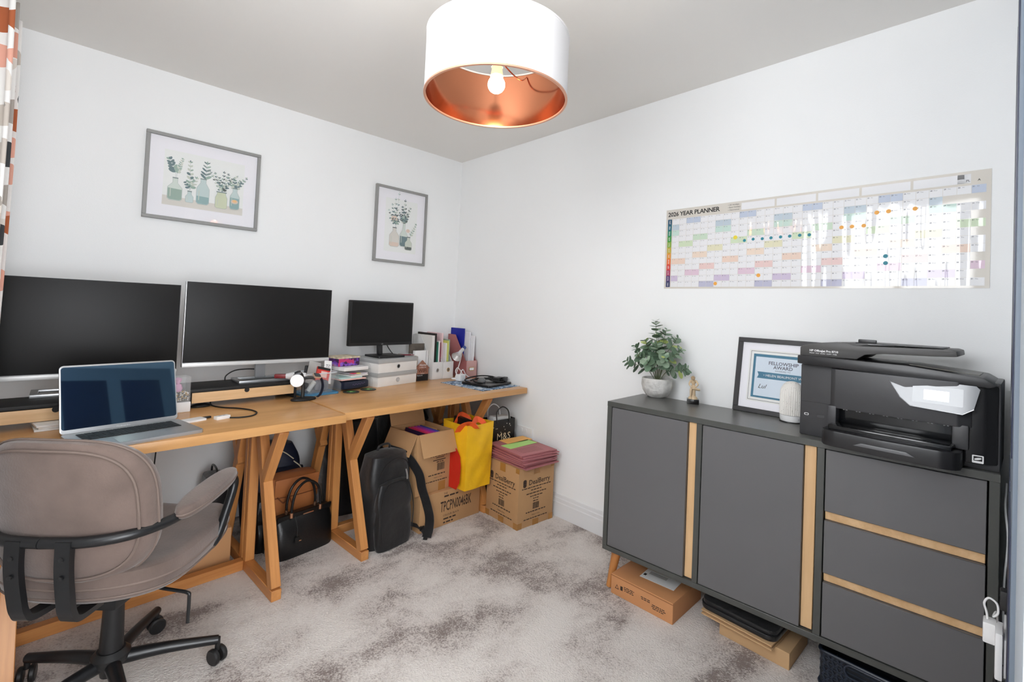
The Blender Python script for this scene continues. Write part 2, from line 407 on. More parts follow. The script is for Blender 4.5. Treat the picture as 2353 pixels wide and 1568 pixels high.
# ------------------------------------------------------------------ desks
DZ, DT = 0.735, 0.036
DROT = math.radians(3.6)
def make_desk(label, right_front, width, depth, trestles, group):
    """right_front: front right corner of the top on plan; local x runs left, y runs back"""
    t = thing('trestle_desk', label, 'desk', (right_front[0], right_front[1], 0), DROT, group)
    box('tabletop', (-width/2, depth/2, DZ-DT/2), (width, depth, DT), oak, t, 0.003)
    ym = depth*0.47; zt = DZ-DT
    for x in trestles:
        q = 0.040
        bar('foot_rail', (x, 0.02, 0.022), (x, depth-0.10, 0.022), q, 0.044, oak_edge, t)
        bar('front_leg', (x, 0.045, 0.044), (x, ym-0.085, zt), q, 0.044, oak_edge, t, up=(0, 1, 0.4))
        bar('rear_leg', (x, depth-0.125, 0.044), (x, ym+0.085, zt), q, 0.044, oak_edge, t, up=(0, 1, -0.4))
        for s in (-1, 1):
            bar('centre_post', (x, ym+s*0.024, 0.044), (x, ym+s*0.020, zt), q, 0.030, oak_edge, t, up=(0, 1, 0))
        bar('front_brace', (x, 0.20, 0.44), (x, 0.045, zt), q, 0.042, oak_edge, t, up=(0, 1, 0.6))
        bar('rear_brace', (x, depth-0.28, 0.44), (x, depth-0.125, zt), q, 0.042, oak_edge, t, up=(0, 1, -0.6))
    bar('stretcher', (min(trestles)+0.02, ym, 0.022), (max(trestles)-0.02, ym, 0.022), 0.040, 0.044, oak_edge, t)
    return t
make_desk('oak trestle desk in the corner carrying the small monitor and files', (-0.012, -0.845), 1.285, 0.79, (-0.31, -1.13), 'oak trestle desks')
make_desk('oak trestle desk beside the chair carrying the laptop and two wide monitors', (-1.302, -0.962), 1.105, 0.79, (-0.26, -1.03), 'oak trestle desks')

# ------------------------------------------------------------------ sideboard
ash = wood('pale wood strip', (222, 184, 138), (206, 165, 118), 2, 0.5, 9.0)
ash_y = wood('pale wood rail', (222, 184, 138), (200, 158, 110), 1, 0.5, 9.0)
graph = mat('graphite laminate', (98, 97, 98), 0.42, noise=(1.5, 0.04), bump=(500, 0.02))
graph_dk = mat('dark graphite edge', (74, 75, 72), 0.34)
CZ1, CZ0 = 0.846, 0.176
A, B = Vector((-0.425, -1.762, 0)), Vector((-0.350, -3.018, 0))
cw = (B-A).length; crot = math.atan2((A-B).y, (A-B).x)   # local +x runs from right end to left end (towards +y)
cab = thing('sideboard', 'graphite grey sideboard with pale wood strips against the right wall', 'sideboard', (B.x, B.y, 0), crot)
# local: x from 0 (right end) to cw (left end); y from 0 (front) to -0.41 (back, to the wall)
CDp = 0.335; hC = CZ1-CZ0; zc = (CZ0+CZ1)/2; e_ = 0.022
def cbox(name, x0, x1, y0, y1, z0, z1, m, bev=0.0015, label=None, parent=cab):
    return box(name, ((x0+x1)/2, -(y0+y1)/2, (z0+z1)/2), (x1-x0, y1-y0, z1-z0), m, parent, bev, 1, None, label)
cbox('top_panel', 0, cw, 0.0012, CDp, CZ1-e_, CZ1, mat('graphite top sheen', (98, 98, 95), 0.32, bump=(500, 0.02)))  # the top's sheen is put into this lighter grey
cbox('sheen_free_edge', 0, cw, 0.0, 0.0012, CZ1-e_, CZ1-0.0003, graph_dk, 0)  # strip added to keep the front edge dark beside the painted sheen
cbox('bottom_panel', 0, cw, 0, CDp, CZ0, CZ0+e_, graph_dk)
for x0 in (0, cw-e_): cbox('side_panel', x0, x0+e_, 0, CDp, CZ0+e_, CZ1-e_, graph_dk)
cbox('back_panel', e_, cw-e_, CDp-0.008, CDp, CZ0+e_, CZ1-e_, graph_dk)
xd1 = cw*0.665; xd2 = cw*0.337     # uprights between door | door | drawers, measured from the right end
for xx in (xd1, xd2): cbox('upright', xx-0.011, xx+0.011, 0.0, CDp-0.01, CZ0+e_, CZ1-e_, graph_dk)
zi0, zi1 = CZ0+e_+0.003, CZ1-e_-0.003
for x0, x1 in ((xd1+0.011+0.036, cw-e_-0.003), (xd2+0.011+0.040, xd1-0.011-0.003)):
    cbox('door', x0, x1, 0.0, 0.018, zi0, zi1, graph)
    cbox('strip_pull', x0-0.036, x0-0.001, 0.014, 0.030, zi0, zi1, ash)
x0, x1 = e_+0.004, xd2-0.011-0.003
zs = [zi0, zi0+(zi1-zi0)*0.338, zi0+(zi1-zi0)*0.668, zi1]
for k in range(3):
    top = zs[k+1]-(0.030 if k < 2 else 0)
    dr = cbox('drawer', x0, x1, 0.0, 0.018, zs[k]+0.001, top, graph)
    if k < 2: cbox('wood_rail', x0, x1, 0.014, 0.030, top+0.0005, zs[k+1], ash_y)
for x in (0.05, cw-0.045):
    for y in (-0.06, -CDp+0.06):
        s = 0.025 if x > 0.5 else -0.025
        tube('leg', [(x+s, y+(0.02 if y > -0.1 else -0.02), 0.0), (x, y, CZ0)], 0.02, oak_edge, cab, n=1, seg=16, radii=(0.013, 0.022))

# ------------------------------------------------------------------ office chair
suede = mat('taupe suede', (108, 93, 86), 0.85, spec=0.2, sheen=0.35, noise=(6, 0.26), bump=(160, 0.12))
piping = mat('taupe piping', (114, 99, 91), 0.8)
th = math.radians(49)
ch = thing('office_chair', 'taupe suede office chair with black tube arms seen from behind', 'chair', (-2.100, -1.120, 0), th-PI/2)
# local: +y forward (towards the desk), +x to the chair's right
def shell(name, fn, nu, nv, thick):
    return surf(name, fn, nu, nv, suede, ch, thick=thick)
def superell(w, h, t, p=3.2):
    a = 2*PI*t; c, s = math.cos(a), math.sin(a)
    return (w*math.copysign(abs(c)**(2/p), c), h*math.copysign(abs(s)**(2/p), s))
def back_pt(x, z, d):
    # back cushion: curved around the sitter, leaning back
    y = -0.208 + 1.15*x*x - 0.16*(z-0.62) - d
    return Vector((x, y, z))
BW, BZ0, BZ1 = 0.222, 0.448, 0.852
def cushion(name, fn_mid, half_thick, nr=10, na=48, p=3.2, w=BW, zc_=(BZ0+BZ1)/2, hh=(BZ1-BZ0)/2, m=suede):
    """closed pillow: rings from centre of the back face over the rim to the centre of the front face"""
    bm = bmesh.new(); rings = []
    prof = []
    for k in range(nr+1):
        q = k/nr; prof.append((q*0.93, 1.0-0.25*q**4))
    prof += [(0.975, 0.55), (1.0, 0.0), (0.975, -0.55)]
    for k in range(nr, -1, -1):
        q = k/nr; prof.append((q*0.93, -(1.0-0.25*q**4)))
    for q, t in prof:
        if q == 0: rings.append([bm.verts.new(fn_mid(0, zc_, t*half_thick))]); continue
        rg = []
        for a in range(na):
            x, z = superell(w*q, hh*q, a/na, p); rg.append(bm.verts.new(fn_mid(x, zc_+z, t*half_thick)))
        rings.append(rg)
    for a, b2 in zip(rings, rings[1:]):
        for k in range(na):
            k2 = (k+1) % na
            if len(a) == 1: bm.faces.new((a[0], b2[k], b2[k2]))
            elif len(b2) == 1: bm.faces.new((a[k], a[k2], b2[0]))
            else: bm.faces.new((a[k], a[k2], b2[k2], b2[k]))
    return from_bm(name, bm, m, ch, smooth=True)
bk = cushion('backrest', back_pt, 0.040)
def rim(name, q, off, r, parent, w=BW, hh=(BZ1-BZ0)/2, zc_=(BZ0+BZ1)/2, fn=back_pt, m=piping):
    pts = [fn(*((lambda xz: (xz[0], zc_+xz[1]))(superell(w*q, hh*q, a/60, 3.2))), off) for a in range(61)]
    return tube(name, pts, r, m, parent, n=1, seg=6)
rim('piping', 0.89, 0.036, 0.0040, bk); rim('piping', 1.0, 0.006, 0.0035, bk)
# seat: bucket with a raised rim at the back and sides
def seat_pt(x, y, d):
    r2 = (x/0.26)**2
    z = 0.409 + 0.055*r2*(0.6+0.4*max(0, y/0.28)) + 0.06*max(0.0, -(y+0.05)/0.22)**2 + 0.02*max(0, (y-0.1)/0.2)
    return Vector((x, y, z+d*0.9))
st = cushion('seat', lambda x, z, d: seat_pt(x, z, d), 0.064, w=0.250, zc_=0.045, hh=0.252)
rim('piping', 1.0, -0.004, 0.004, st, w=0.248, hh=0.250, zc_=0.045, fn=seat_pt)
rim('piping', 0.985, -0.034, 0.0035, st, w=0.248, hh=0.250, zc_=0.045, fn=seat_pt)
# arm tube: round the back, forward along both sides, then down to the seat
def arm_path(s):
    return [(s*0.0, -0.262, 0.590), (s*0.10, -0.252, 0.590), (s*0.172, -0.214, 0.590), (s*0.218, -0.150, 0.591), (s*0.240, -0.07, 0.594),
            (s*0.246, 0.03, 0.602), (s*0.250, 0.135, 0.616), (s*0.251, 0.176, 0.608), (s*0.250, 0.180, 0.575), (s*0.246, 0.145, 0.500), (s*0.240, 0.105, 0.430), (s*0.215, 0.075, 0.402)]
for s in (-1, 1):
    tube('arm_tube', arm_path(s), 0.0145, black_metal, ch, seg=12)
    def armpad(x, z, d, s=s):
        return Vector((s*0.246+x, 0.035+z, 0.618+0.10*z+d))
    ap = cushion('armrest', armpad, 0.022, w=0.038, zc_=0.0, hh=0.148, na=32, p=2.4)
    tube('piping', [armpad(*superell(0.038, 0.148, a/40, 2.4), -0.002) for a in range(41)], 0.003, piping, ap, n=1, seg=6)
for s in (-1, 1):
    pl_ = tube('back_support', [(s*0.062, -0.266, 0.598), (s*0.062, -0.264, 0.52), (s*0.061, -0.252, 0.44), (s*0.060, -0.242, 0.400), (s*0.059, -0.220, 0.376), (s*0.055, -0.14, 0.370)], 0.012, black_metal, ch,
               sect=[(-0.008, -0.019), (0.008, -0.019), (0.008, 0.019), (-0.008, 0.019)], up=(0, 1, 0))
    for z in (0.555, 0.507): lathe('screw', [(0.006, 0), (0.006, 0.003), (0.0, 0.0045)], black_pl, pl_, (s*0.062, -0.2735, z), (PI/2, 0, 0), 12)
box('mechanism', (0, 0, 0.345), (0.17, 0.22, 0.05), black_metal, ch, 0.012)
lathe('gas_lift', [(0.0, 0.20), (0.014, 0.20), (0.014, 0.335), (0.0, 0.335)], silver, ch, seg=20)
lathe('column', [(0.0, 0.10), (0.032, 0.10), (0.026, 0.295), (0.020, 0.30), (0.0, 0.30)], black_pl, ch, seg=24)
lathe('hub', [(0.0, 0.062), (0.024, 0.062), (0.028, 0.085), (0.048, 0.105), (0.050, 0.125), (0.036, 0.14), (0.0, 0.14)], black_pl, ch, seg=24)
tube('tilt_lever', [(0.06, -0.02, 0.352), (0.20, -0.05, 0.352), (0.255, -0.06, 0.350), (0.262, -0.062, 0.335), (0.262, -0.062, 0.262)], 0.005, black_metal, ch, n=4)
a0 = math.radians(-13)-(th-PI/2)
for k in range(5):
    a = a0+2*PI*k/5; dx, dy = math.cos(a), math.sin(a)
    tube('base_spoke', [(dx*0.03, dy*0.03, 0.105), (dx*0.14, dy*0.14, 0.098), (dx*0.285, dy*0.285, 0.078)], 0.017, black_metal, ch, seg=14, radii=(0.021, 0.014))
    cx, cy = dx*0.285, dy*0.285
    cs = lathe('caster', [(0.0, 0.045), (0.008, 0.045), (0.008, 0.085), (0.0, 0.085)], black_pl, ch, (cx, cy, 0), None, 12)
    wa = a+0.7
    for s in (-1, 1):
        lathe('wheel', [(0.0, -0.008), (0.022, -0.008), (0.0265, -0.004), (0.0265, 0.004), (0.022, 0.008), (0.0, 0.008)], black_pl, cs, (s*0.014*math.cos(wa), s*0.014*math.sin(wa), 0.0265), (PI/2, 0, wa+PI/2), 20)

# ------------------------------------------------------------------ pendant lamp
lz, lr, lh = 1.90, 0.222, 0.186
lc = PZ(1139, 231, lz)
lamp = thing('pendant_lamp', 'white drum pendant lamp with glowing copper lining and lit bulb', 'lamp', (lc.x, lc.y, 0))
shade_m = mat('white shade fabric', (240, 237, 236), 0.85, bump=(400, 0.03))
copper = mat('brushed copper lining', (204, 132, 98), 0.15, metal=1.0)
sh = lathe('shade', [(lr, lz), (lr, lz+lh)], shade_m, lamp, seg=96, caps=False)
lathe('lining', [(lr-0.003, lz+0.001), (lr-0.003, lz+lh-0.001)], copper, sh, seg=96, caps=False)
for z in (lz, lz+lh):
    lathe('shade_rim', [(lr-0.005, z-0.0015), (lr+0.002, z-0.0015), (lr+0.002, z+0.0035), (lr-0.005, z+0.0035), (lr-0.005, z-0.0015)], mat('copper trim', (222, 168, 140), 0.35, metal=0.4) if z == lz else shade_m, sh, seg=96, caps=False)
zr = lz+0.135
for k in range(3):
    a = 0.35+2*PI*k/3
    tube('spoke', [(0.022*math.cos(a), 0.022*math.sin(a), zr), (0.12*math.cos(a), 0.12*math.sin(a), zr), (0.18*math.cos(a), 0.18*math.sin(a), zr+0.012), ((lr-0.005)*math.cos(a), (lr-0.005)*math.sin(a), zr+0.040)], 0.0022, copper, lamp, seg=8)
tube('spider_ring', [(0.023*math.cos(2*PI*k/24), 0.023*math.sin(2*PI*k/24), zr) for k in range(25)], 0.0025, copper, lamp, n=1, seg=8)
lathe('lamp_holder', [(0.0, zr-0.030), (0.019, zr-0.030), (0.021, zr-0.004), (0.021, zr+0.012), (0.015, zr+0.035), (0.006, zr+0.045), (0.0, zr+0.045)], white_pl, lamp, seg=24)
lathe('bulb_base', [(0.0, zr-0.058), (0.020, zr-0.058), (0.015, zr-0.030), (0.0, zr-0.030)], mat('warm bulb collar', (255, 226, 170), 0.5, emit=(255, 214, 150), estr=0.7), lamp, seg=24)
bulb_m = mat('lit bulb', (255, 246, 225), 0.4, emit=(255, 236, 205), estr=34.0)
lathe('bulb', [(0.0, zr-0.112)] + [(0.027*math.sin(t), zr-0.085-0.027*math.cos(t)) for t in [PI*k/12 for k in range(1, 10)]] + [(0.0195, zr-0.058)], bulb_m, lamp, seg=28)
tube('cord', [(0, 0, zr+0.04), (0, 0, H-0.03)], 0.003, white_pl, lamp, n=1)
lathe('ceiling_rose', [(0.0, H-0.035), (0.012, H-0.035), (0.045, H-0.012), (0.045, H), (0.0, H)], white_pl, lamp, seg=28)

# ------------------------------------------------------------------ curtain
cu = mat('pebble print curtain', (238, 236, 233), 0.85); nt = cu.node_tree; b = nt.nodes['Principled BSDF']
uvn = nt.nodes.new('ShaderNodeAttribute'); uvn.attribute_name = 'cloth'
def vor(seed, scale, cols, size):
    mp = nt.nodes.new('ShaderNodeMapping'); mp.inputs['Location'].default_value = (seed, seed*1.7, 0); mp.inputs['Scale'].default_value = (scale, scale*1.25, 1)
    nt.links.new(uvn.outputs['Vector'], mp.inputs['Vector'])
    wn = nt.nodes.new('ShaderNodeTexNoise'); wn.inputs['Scale'].default_value = 3.2; nt.links.new(mp.outputs['Vector'], wn.inputs['Vector'])
    ad = nt.nodes.new('ShaderNodeVectorMath'); ad.operation = 'MULTIPLY_ADD'; ad.inputs[1].default_value = (0.22, 0.22, 0)
    nt.links.new(wn.outputs['Color'], ad.inputs[0]); nt.links.new(mp.outputs['Vector'], ad.inputs[2])
    v = nt.nodes.new('ShaderNodeTexVoronoi'); v.voronoi_dimensions = '2D'; v.inputs['Scale'].default_value = 1.0; v.inputs['Randomness'].default_value = 0.75
    nt.links.new(ad.outputs[0], v.inputs['Vector'])
    lt = nt.nodes.new('ShaderNodeMath'); lt.operation = 'LESS_THAN'; lt.inputs[1].default_value = size; nt.links.new(v.outputs['Distance'], lt.inputs[0])
    sp = nt.nodes.new('ShaderNodeSeparateColor'); nt.links.new(v.outputs['Color'], sp.inputs[0])
    rp = nt.nodes.new('ShaderNodeValToRGB'); rp.color_ramp.interpolation = 'CONSTANT'; el = rp.color_ramp.elements
    el[0].position = 0; el[0].color = lin(cols[0]); el[1].position = 1/len(cols); el[1].color = lin(cols[1])
    for k in range(2, len(cols)): n = el.new(k/len(cols)); n.color = lin(cols[k])
    nt.links.new(sp.outputs[0], rp.inputs['Fac']); return lt.outputs[0], rp.outputs['Color']
prev = None
for sd, sc, cols, sz in ((3.1, 4.4, [(222, 214, 205), (200, 190, 180), (230, 170, 150), (238, 236, 233)], 0.34), (7.7, 4.0, [(176, 96, 58), (62, 64, 66), (222, 160, 140), (168, 160, 152), (238, 236, 233)], 0.34)):
    f, c = vor(sd, sc, cols, sz)
    mx = nt.nodes.new('ShaderNodeMix'); mx.data_type = 'RGBA'; nt.links.new(f, mx.inputs['Factor']); nt.links.new(c, mx.inputs['B'])
    if prev: nt.links.new(prev, mx.inputs['A'])
    else: mx.inputs['A'].default_value = lin((238, 236, 233))
    prev = mx.outputs['Result']
nt.links.new(prev, b.inputs['Base Color'])
cur = thing('curtain', 'white curtain printed with rust pink and grey pebble shapes', 'curtain', (X0, -0.60, 0))
NU, NV = 140, 40; zt_, zb_ = 2.225, 0.87
V, F, UVs = [], [], []
for i in range(NU+1):
    s = i/NU
    for j in range(NV+1):
        q = j/NV; ph = s*2*PI*5.0+0.9
        amp = 0.050*(0.92+0.08*q)
        V.append((0.108+amp*math.sin(ph)+0.008*math.sin(ph*0.5+3*q), -0.22+0.385*s+0.010*math.cos(ph*2), zt_+(zb_-zt_)*q)); UVs.append((s*0.95, q*2.1, 0))
for i in range(NU):
    for j in range(NV):
        a = i*(NV+1)+j; F.append((a, a+NV+1, a+NV+2, a+1))
me = bpy.data.meshes.new('curtain_fabric'); me.from_pydata(V, [], F)
at = me.attributes.new('cloth', 'FLOAT_VECTOR', 'POINT')
for k, uv in enumerate(UVs): at.data[k].vector = uv
fo = link('curtain_fabric', me, cu, cur, smooth=True)
md = fo.modifiers.new('cloth', 'SOLIDIFY'); md.thickness = 0.002
for k in range(6): tube('ring', [(0.11+0.02*math.cos(a*PI/8), -0.20+0.076*k, 2.245+0.02*math.sin(a*PI/8)) for a in range(17)], 0.003, silver, cur, n=1, seg=6)
pole = thing('curtain_pole', 'slim silver curtain pole above the window', 'curtain pole', (X0, -1.75, 2.245))
tube('rod', [(0.11, -1.25, 0), (0.11, 1.32, 0)], 0.011, silver, pole, n=1, seg=16)
for y in (-1.1, 0.0, 1.22): box('bracket', (0.055, y, 0.02), (0.11, 0.02, 0.03), silver, pole, 0.003)
for y in (-1.26, 1.33): lathe('finial', [(0.0, -0.02), (0.016, -0.012), (0.018, 0.0), (0.016, 0.012), (0.0, 0.02)], silver, pole, (0.11, y, 0), (PI/2, 0, 0), 16)

# ------------------------------------------------------------------ framed prints on the left wall
grey_frame = mat('grey frame', (150, 150, 148), 0.5)
mount = mat('white mount board', (244, 243, 248), 0.8)
print_p = mat('print paper', (240, 242, 240), 0.8)
pane_m = clear('picture glass', opacity=0.0, rough=0.02)
art = [mat('art '+n, c, 0.8) for n, c in (('glass green', (216, 226, 218)), ('glass teal', (200, 216, 214)), ('leaf sage', (160, 182, 170)), ('leaf slate', (110, 132, 136)),
       ('dark line', (140, 154, 152)), ('olive glass', (212, 218, 190)), ('pale blush', (226, 206, 192)), ('amber', (240, 196, 140)), ('shelf wash', (222, 218, 210)), ('charcoal', (96, 104, 102)), ('pale leaf', (206, 212, 200)), ('deep teal', (150, 180, 180)))]
class Art:
    def __init__(s): s.p = []; s.z = 0.0
    def add(s, poly, i):
        s.z += 0.000012; s.p.append((poly, i, s.z))
    def line(s, a, b, w, i):
        a, b = Vector(a), Vector(b); d = (b-a); n = Vector((-d.y, d.x)).normalized()*w
        s.add([tuple(a+n), tuple(a-n), tuple(b-n*0.5), tuple(b+n*0.5)], i)
    def bottle(s, x, y, w, h, nw, nh, body, fill=None, fillc=None, line=4):
        sh_ = h*0.22
        def outline(g):
            return [(x-w/2-g+0.15*w, y-g), (x+w/2+g-0.15*w, y-g), (x+w/2+g, y+0.06*h), (x+w/2+g, y+h-nh-sh_), (x+nw/2+g, y+h-nh), (x+nw/2+g, y+h+g), (x-nw/2-g, y+h+g), (x-nw/2-g, y+h-nh), (x-w/2-g, y+h-nh-sh_), (x-w/2-g, y+0.06*h)]
        s.add(outline(0.0010), line); s.add(outline(0), body)
        if fill: s.add([(x-w*0.33, y+0.002), (x+w*0.33, y+0.002), (x+w/2-0.001, y+0.07*h), (x+w/2-0.001, y+fill*h), (x-w/2+0.001, y+fill*h*1.04), (x-w/2+0.001, y+0.07*h)], fillc)
        s.add([(x-nw*0.62, y+h-0.004), (x+nw*0.62, y+h-0.004), (x+nw*0.62, y+h+0.002), (x-nw*0.62, y+h+0.002)], line)
        s.add([(x-w*0.34, y+h*0.15), (x-w*0.28, y+h*0.15), (x-w*0.28, y+h*0.55), (x-w*0.34, y+h*0.5)], 10)
    def sprig(s, x, y, h, lean, n, size, cols, stem=3, round_=0.55, base=None):
        top = Vector((x+lean, y+h)); b_ = Vector((x, y)); lo = Vector(base) if base else b_
        s.line(lo, b_, 0.0006, stem); s.line(b_, top, 0.0006, stem)
        for k in range(n):
            t = (k+0.6)/n; p = b_.lerp(top, t); sz = size*(1.05-0.55*t)
            for sd in (-1, 1):
                a = math.atan2(h, lean)+sd*(0.75+0.3*random.random())
                c = p+Vector((math.cos(a), math.sin(a)))*sz*0.85
                s.add(ell(c.x, c.y, sz, sz*round_*(0.8+0.4*random.random()), 10, a), random.choice(cols))
        s.add(ell(top.x, top.y, size*0.4, size*0.22, 8, math.atan2(h, lean)), random.choice(cols))
def picture(label, x0, x1, z0, z1, ins, fill, fw=0.016):
    w, h = x1-x0, z1-z0
    t = thing('framed_print', label, 'picture', ((x0+x1)/2, -0.001, (z0+z1)/2), 0, 'framed botanical prints')
    d = 0.022
    for c, s in (((0, -d/2, h/2-fw/2), (w, d, fw)), ((0, -d/2, -h/2+fw/2), (w, d, fw)), ((-w/2+fw/2, -d/2, 0), (fw, d, h-2*fw)), ((w/2-fw/2, -d/2, 0), (fw, d, h-2*fw))):
        box('frame_bar', c, s, grey_frame, t, 0.0015, 1)
    box('mount', (0, -0.006, 0), (w-2*fw, 0.008, h-2*fw), mount, t, 0)
    pw, ph = w-2*fw-2*ins, h-2*fw-2*ins
    box('print', (0, -0.0098, 0), (pw, 0.0006, ph), print_p, t, 0)
    a = Art(); fill(a, pw, ph)
    flat('artwork', a.p, art, t, matrix=frame_mx((0, -0.0103, 0), (1, 0, 0), (0, 0, 1)))
    box('pane', (0, -0.0150, 0), (w-2*fw, 0.002, h-2*fw), pane_m, t, 0)
def art_wide(a, w, h):
    a.add([(-w/2, -h/2), (w/2, -h/2), (w/2, -h*0.36), (-w/2, -h*0.33)], 8)
    y = -h*0.40
    a.sprig(-w*0.36, y+0.14, 0.075, -0.030, 5, 0.017, [3, 3, 2], base=(-w*0.355, y+0.02)); a.sprig(-w*0.345, y+0.14, 0.085, 0.022, 8, 0.009, [10, 2], base=(-w*0.36, y+0.02))
    a.bottle(-w*0.36, y, 0.062, 0.118, 0.020, 0.026, 0, 0.50, 2)
    a.sprig(-w*0.185, y+0.07, 0.15, -0.004, 7, 0.013, [10, 2, 10, 3], base=(-w*0.18, y+0.01)); a.sprig(-w*0.18, y+0.07, 0.07, 0.028, 4, 0.012, [10, 2]); a.sprig(-w*0.19, y+0.07, 0.035, -0.022, 3, 0.009, [3])
    a.bottle(-w*0.185, y, 0.034, 0.060, 0.016, 0.016, 1)
    a.sprig(-w*0.005, y+0.13, 0.10, 0.006, 5, 0.018, [3, 4, 2], base=(-w*0.03, y+0.02), round_=0.34)
    a.bottle(-w*0.025, y, 0.058, 0.138, 0.024, 0.022, 1, 0.30, 11)
    for k in range(7): a.sprig(w*0.215, y+0.085, 0.07+0.05*random.random(), -0.06+0.022*k, 6, 0.0085, [2, 3, 9, 10], base=(w*0.205+0.003*k-0.01, y+0.015))
    a.bottle(w*0.21, y-0.006, 0.056, 0.090, 0.040, 0.012, 5, 0.25, 5)
    for k in range(4): a.sprig(w*0.385, y+0.11, 0.055+0.03*random.random(), -0.035+0.03*k, 5, 0.010, [2, 3, 10], base=(w*0.385, y+0.03))
    a.bottle(w*0.385, y, 0.046, 0.118, 0.020, 0.022, 1, 0.52, 11)
    a.add(ell(w*0.385, y+0.042, 0.018, 0.012), 6); a.add(ell(w*0.385, y+0.045, 0.011, 0.008), 7)
def art_tall(a, w, h):
    y = -h*0.40
    for k in range(4): a.sprig(-w*0.17, y+0.155, 0.10+0.045*k, -0.06+0.026*k, 6, 0.011, [2, 3, 1, 10, 9], base=(-w*0.17+0.006*k-0.01, y+0.01))
    a.add(ell(-w*0.22, y+0.195, 0.026, 0.024), 6)
    for k in range(5): a.sprig(-w*0.17, y+0.155, 0.045, -0.05+0.022*k, 3, 0.010, [9, 3, 2])
    a.bottle(-w*0.20, y, 0.075, 0.135, 0.026, 0.026, 8, 0.22, 6, 9)
    for k in range(5): a.sprig(w*0.10, y+0.175, 0.07+0.05*(k % 3), -0.045+0.022*k, 6, 0.012, [3, 9, 2, 10], base=(w*0.09, y+0.03))
    a.bottle(w*0.09, y+0.008, 0.060, 0.170, 0.016, 0.05, 0, 0.42, 3, 9)
    a.sprig(w*0.30, y+0.085, 0.10, 0.045, 6, 0.010, [2, 10], base=(w*0.26, y+0.02)); a.add(ell(w*0.22, y+0.125, 0.016, 0.013), 6)
    a.bottle(w*0.25, y-0.014, 0.055, 0.095, 0.022, 0.022, 10, 0.24, 9, 9)
picture('wide grey framed print of five bottles of eucalyptus above the monitors', -1.995, -1.465, 1.632, 2.078, 0.062, art_wide, 0.017)
picture('tall grey framed print of three bottles of flowers near the corner', -0.733, -0.318, 1.540, 2.075, 0.062, art_tall, 0.017)

# ------------------------------------------------------------------ year planner on the right wall
def laminate(name, col):
    if name in MATS: return MATS[name]
    m = mat(name, col, 0.55, coat=0.9); nt = m.node_tree; b = nt.nodes['Principled BSDF']
    tc = nt.nodes.new('ShaderNodeTexCoord'); mp = nt.nodes.new('ShaderNodeMapping'); mp.inputs['Scale'].default_value = (9, 1.2, 1)
    nt.links.new(tc.outputs['Object'], mp.inputs['Vector'])
    n = nt.nodes.new('ShaderNodeTexNoise'); n.inputs['Scale'].default_value = 1.0; n.inputs['Detail'].default_value = 2; nt.links.new(mp.outputs['Vector'], n.inputs['Vector'])
    bp = nt.nodes.new('ShaderNodeBump'); bp.inputs['Strength'].default_value = 0.9; bp.inputs['Distance'].default_value = 0.012
    nt.links.new(n.outputs['Fac'], bp.inputs['Height']); nt.links.new(bp.outputs['Normal'], b.inputs['Coat Normal'])
    b.inputs['Coat Roughness'].default_value = 0.05
    return m
PW, PH = 1.192, 0.408
pt = thing('wall_planner', 'large laminated 2026 year planner stuck to the right wall', 'planner', (-0.0012, -1.790, 1.594))
pm = frame_mx((0, 0, 0), (0, -1, 0), (0, 0, 1))    # local x to the right along the wall, y up
def plan(name, polys, mats, dz): return flat(name, polys, mats, pt, matrix=Matrix.Translation((-dz, 0, 0)) @ pm)
def rect(x0, y0, x1, y1): return [(x0, y0), (x1, y0), (x1, y1), (x0, y1)]
sheet = box('sheet', (-0.0002, -PW/2, 0), (0.0006, PW, PH), laminate('planner border', (214, 208, 198)), pt, 0)
y_top, y_bot = PH/2-0.050, -PH/2+0.008
gx0, gx1 = 0.036, PW-0.012; rowh = (y_top-y_bot)/12; colw = (gx1-gx0)/31
mcol = [(20, 80, 110), (16, 100, 120), (20, 130, 100), (60, 150, 60), (130, 170, 50), (190, 170, 50), (225, 150, 50), (228, 110, 50), (215, 70, 60), (170, 45, 90), (80, 50, 110), (35, 45, 95)]
tint = [(190, 200, 218), (190, 204, 214), (198, 222, 212), (202, 222, 200), (208, 224, 192), (226, 222, 190), (236, 216, 198), (234, 208, 192), (232, 202, 198), (222, 196, 212), (206, 192, 216), (186, 186, 208)]
cmats = [laminate('planner cell', (233, 233, 235))] + [laminate('planner weekend %d' % (k+1), c) for k, c in enumerate(tint)]
days = [31, 28, 31, 30, 31, 30, 31, 31, 30, 31, 30, 31]; wd = 3; wn = ['Mon', 'Tue', 'Wed', 'Thu', 'Fri', 'Sat', 'Sun']
cells, lines, letters = [], [], []
for mth in range(12):
    y1 = y_top-rowh*mth
    for dday in range(days[mth]):
        k = (wd+dday) % 7; x = gx0+colw*dday
        cells.append((rect(x+0.0005, y1-rowh+0.0005, x+colw-0.0005, y1-0.0005), mth+1 if k >= 5 else 0))
        letters.append(('%d' % (dday+1), x+0.0055, y1-0.0052, 0.0062, dict(bold=0.0002))); letters.append((wn[k], x+0.0165, y1-0.0052, 0.0052))
    wd = (wd+days[mth]) % 7
hb = [gx0-0.004] + [(-PX(u, v, 0.0).y-1.790) for u, v in ((1702, 480), (1783, 458), (1878, 445), (1978, 430), (2096, 415), (2228, 400))]
for xa, xb in zip(hb[1:], hb[2:]): cells.append((rect(xa+0.004, y_top+0.008, xb-0.004, PH/2-0.010), 0))
cells.append((rect(hb[-1]+0.004, y_top+0.008, PW-0.085, PH/2-0.010), 0))
plan('calendar_cells', cells, cmats, 0.0009)
tabs = [(rect(0.010, y_top-rowh*(k+1), 0.032, y_top-rowh*k), k) for k in range(12)]
plan('month_tabs', tabs, [laminate('planner month %d' % (k+1), c) for k, c in enumerate(mcol)], 0.0009)
